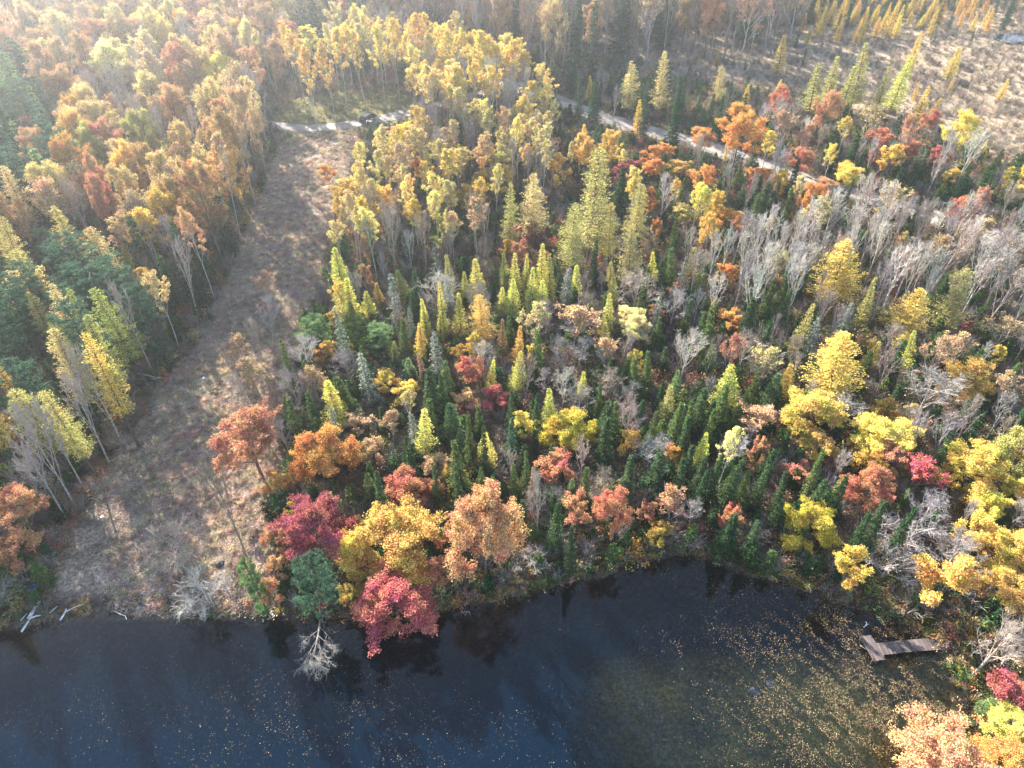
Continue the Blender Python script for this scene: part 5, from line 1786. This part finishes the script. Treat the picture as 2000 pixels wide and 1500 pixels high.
M_ROCK = solid_mat('shore rock', (0.30, 0.29, 0.29), rough=0.9, lo=0.6, hi=1.3, scale=3)
def rock(px, py, size, label, z=None, mat=M_ROCK, name='rock', cat='rock', squash=0.6):
    import bmesh
    x, y = at(px, py, 0.15)
    gz = float(ground_z(np.array([x]), np.array([y]))[0]) if z is None else z
    bm = bmesh.new()
    bmesh.ops.create_icosphere(bm, subdivisions=2, radius=size)
    for v in bm.verts:
        k = 1 + 0.28 * math.sin(v.co.x * 5.1 / size + px) * math.cos(v.co.y * 3.7 / size + py) + random.uniform(-0.08, 0.08)
        v.co = Vector((v.co.x * k, v.co.y * k * 0.85, v.co.z * k * squash))
    me = bpy.data.meshes.new(name)
    bm.to_mesh(me)
    bm.free()
    me.materials.append(mat)
    o = obj(name, me, loc=(x, y, gz + size * squash * 0.35))
    o.rotation_euler = (0, 0, random.random() * 6)
    return tag(o, label, cat, 'rocks by the pond')
rock(1815, 1466, 0.42, 'pale round boulder at the waterline near the corner oak crown')
rock(272, 1187, 0.28, 'blue-grey rock at the cleared shore, lowest of its row')
rock(281, 1160, 0.26, 'grey rock in the cleared shore row, leftmost')
rock(301, 1157, 0.24, 'grey rock in the cleared shore row, middle')
rock(318, 1157, 0.26, 'grey rock in the cleared shore row, nearest the white waterline tree')
rock(228, 1183, 0.22, 'small grey rock beside the weedy waterline')
rock(243, 1181, 0.16, 'smallest grey rock beside the weedy waterline')
rock(1475, 1345, 0.5, 'flat pale rock under water, the left of two', z=-0.45, squash=0.35)
rock(1508, 1332, 0.48, 'flat pale rock under water, the right of two', z=-0.42, squash=0.35)
rock(434, 1112, 0.45, 'dark stump-like boulder on the cleared shore', mat=solid_mat('dark stump', (0.035, 0.035, 0.04), rough=0.9))
M_WHITE = solid_mat('white litter', (0.75, 0.76, 0.78), rough=0.6, lo=0.9, hi=1.05)
rock(204, 1017, 0.19, 'small white bucket-like scrap lying in the clearing', mat=M_WHITE, name='white_scrap', cat='scrap')
rock(401, 747, 0.26, 'small white scrap beside the fallen birches in the clearing', mat=M_WHITE, name='white_scrap', cat='scrap')

def tarp():
    x, y = at(72, 1147, 0.7)
    g = Geo()
    n = 9
    u = np.linspace(-1, 1, n)
    A, B = np.meshgrid(u, u)
    r = np.random.default_rng(4)
    Z = 0.16 + 0.10 * np.sin(A * 4 + 1) * np.cos(B * 3) + r.normal(size=A.shape) * 0.035 - 0.12 * (A ** 2 + B ** 2) / 2
    V = np.stack([A * 0.85 + B * 0.2, B * 0.32 + A * 0.12, Z], -1).reshape(-1, 3)
    i = (np.arange(n - 1)[:, None] * n + np.arange(n - 1)[None]).ravel()
    g.add(V, np.stack([i, i + 1, i + 1 + n, i + n], 1))
    z = float(ground_z(np.array([x]), np.array([y]))[0])
    o = obj('tarp', g.mesh('tarp', solid_mat('blue tarp', (0.03, 0.10, 0.45), rough=0.4, lo=0.7, hi=1.2)), loc=(x, y, z))
    tag(o, 'crumpled blue tarp on the ground by the left shore', 'tarp')
tarp()

# tree that has toppled over the water
def toppled():
    x, y = at(627, 1205, 0.3)
    pr = PROTO['B'][1]
    o = empty('toppled_tree', (x, y, 0.35))
    o.rotation_euler = (R(72), R(6), R(8))
    o.scale = (0.62, 0.62, 0.62)
    tag(o, 'dead pale tree toppled from the bank with its crown out over the water', 'tree')
    obj('trunk', pr['trunk'], o, color=(0.22, 0.20, 0.18))
    obj('crown', pr['crown'], o, color=(0.25, 0.23, 0.205))
toppled()

# ------------------------------------------------------------------ the marsh ditch
def ditch():
    P = world_poly([(1935, 72), (1965, 68), (2000, 66), (2080, 62), (2080, 76), (2000, 82), (1975, 88), (1945, 80)], 0.9)
    V = [(x, y, float(ground_z(np.array([x]), np.array([y]))[0]) + 0.35) for x, y in P]
    zm = max(v[2] for v in V)
    V = [(x, y, zm) for x, y, _ in V]
    m = solid_mat('ditch water', (0.015, 0.018, 0.025), rough=0.08, lo=1, hi=1)
    tag(obj('ditch_water', mesh_np('ditch', V, list(range(len(V))), [len(V)], [m])), kind='structure')
ditch()

# ------------------------------------------------------------------ air
def haze():
    g = Geo()
    g.box((0, 225, 29.5), (850, 680, 67))
    m, nt, out = new_mat('haze')
    pv = N(nt, 'ShaderNodeVolumePrincipled')
    pv.inputs['Color'].default_value = (0.86, 0.92, 1.0, 1)
    pv.inputs['Density'].default_value = HAZE
    pv.inputs['Anisotropy'].default_value = 0.83
    nt.links.new(pv.outputs[0], out.inputs['Volume'])
    tag(obj('haze', g.mesh('haze', m)), kind='stuff')
haze()
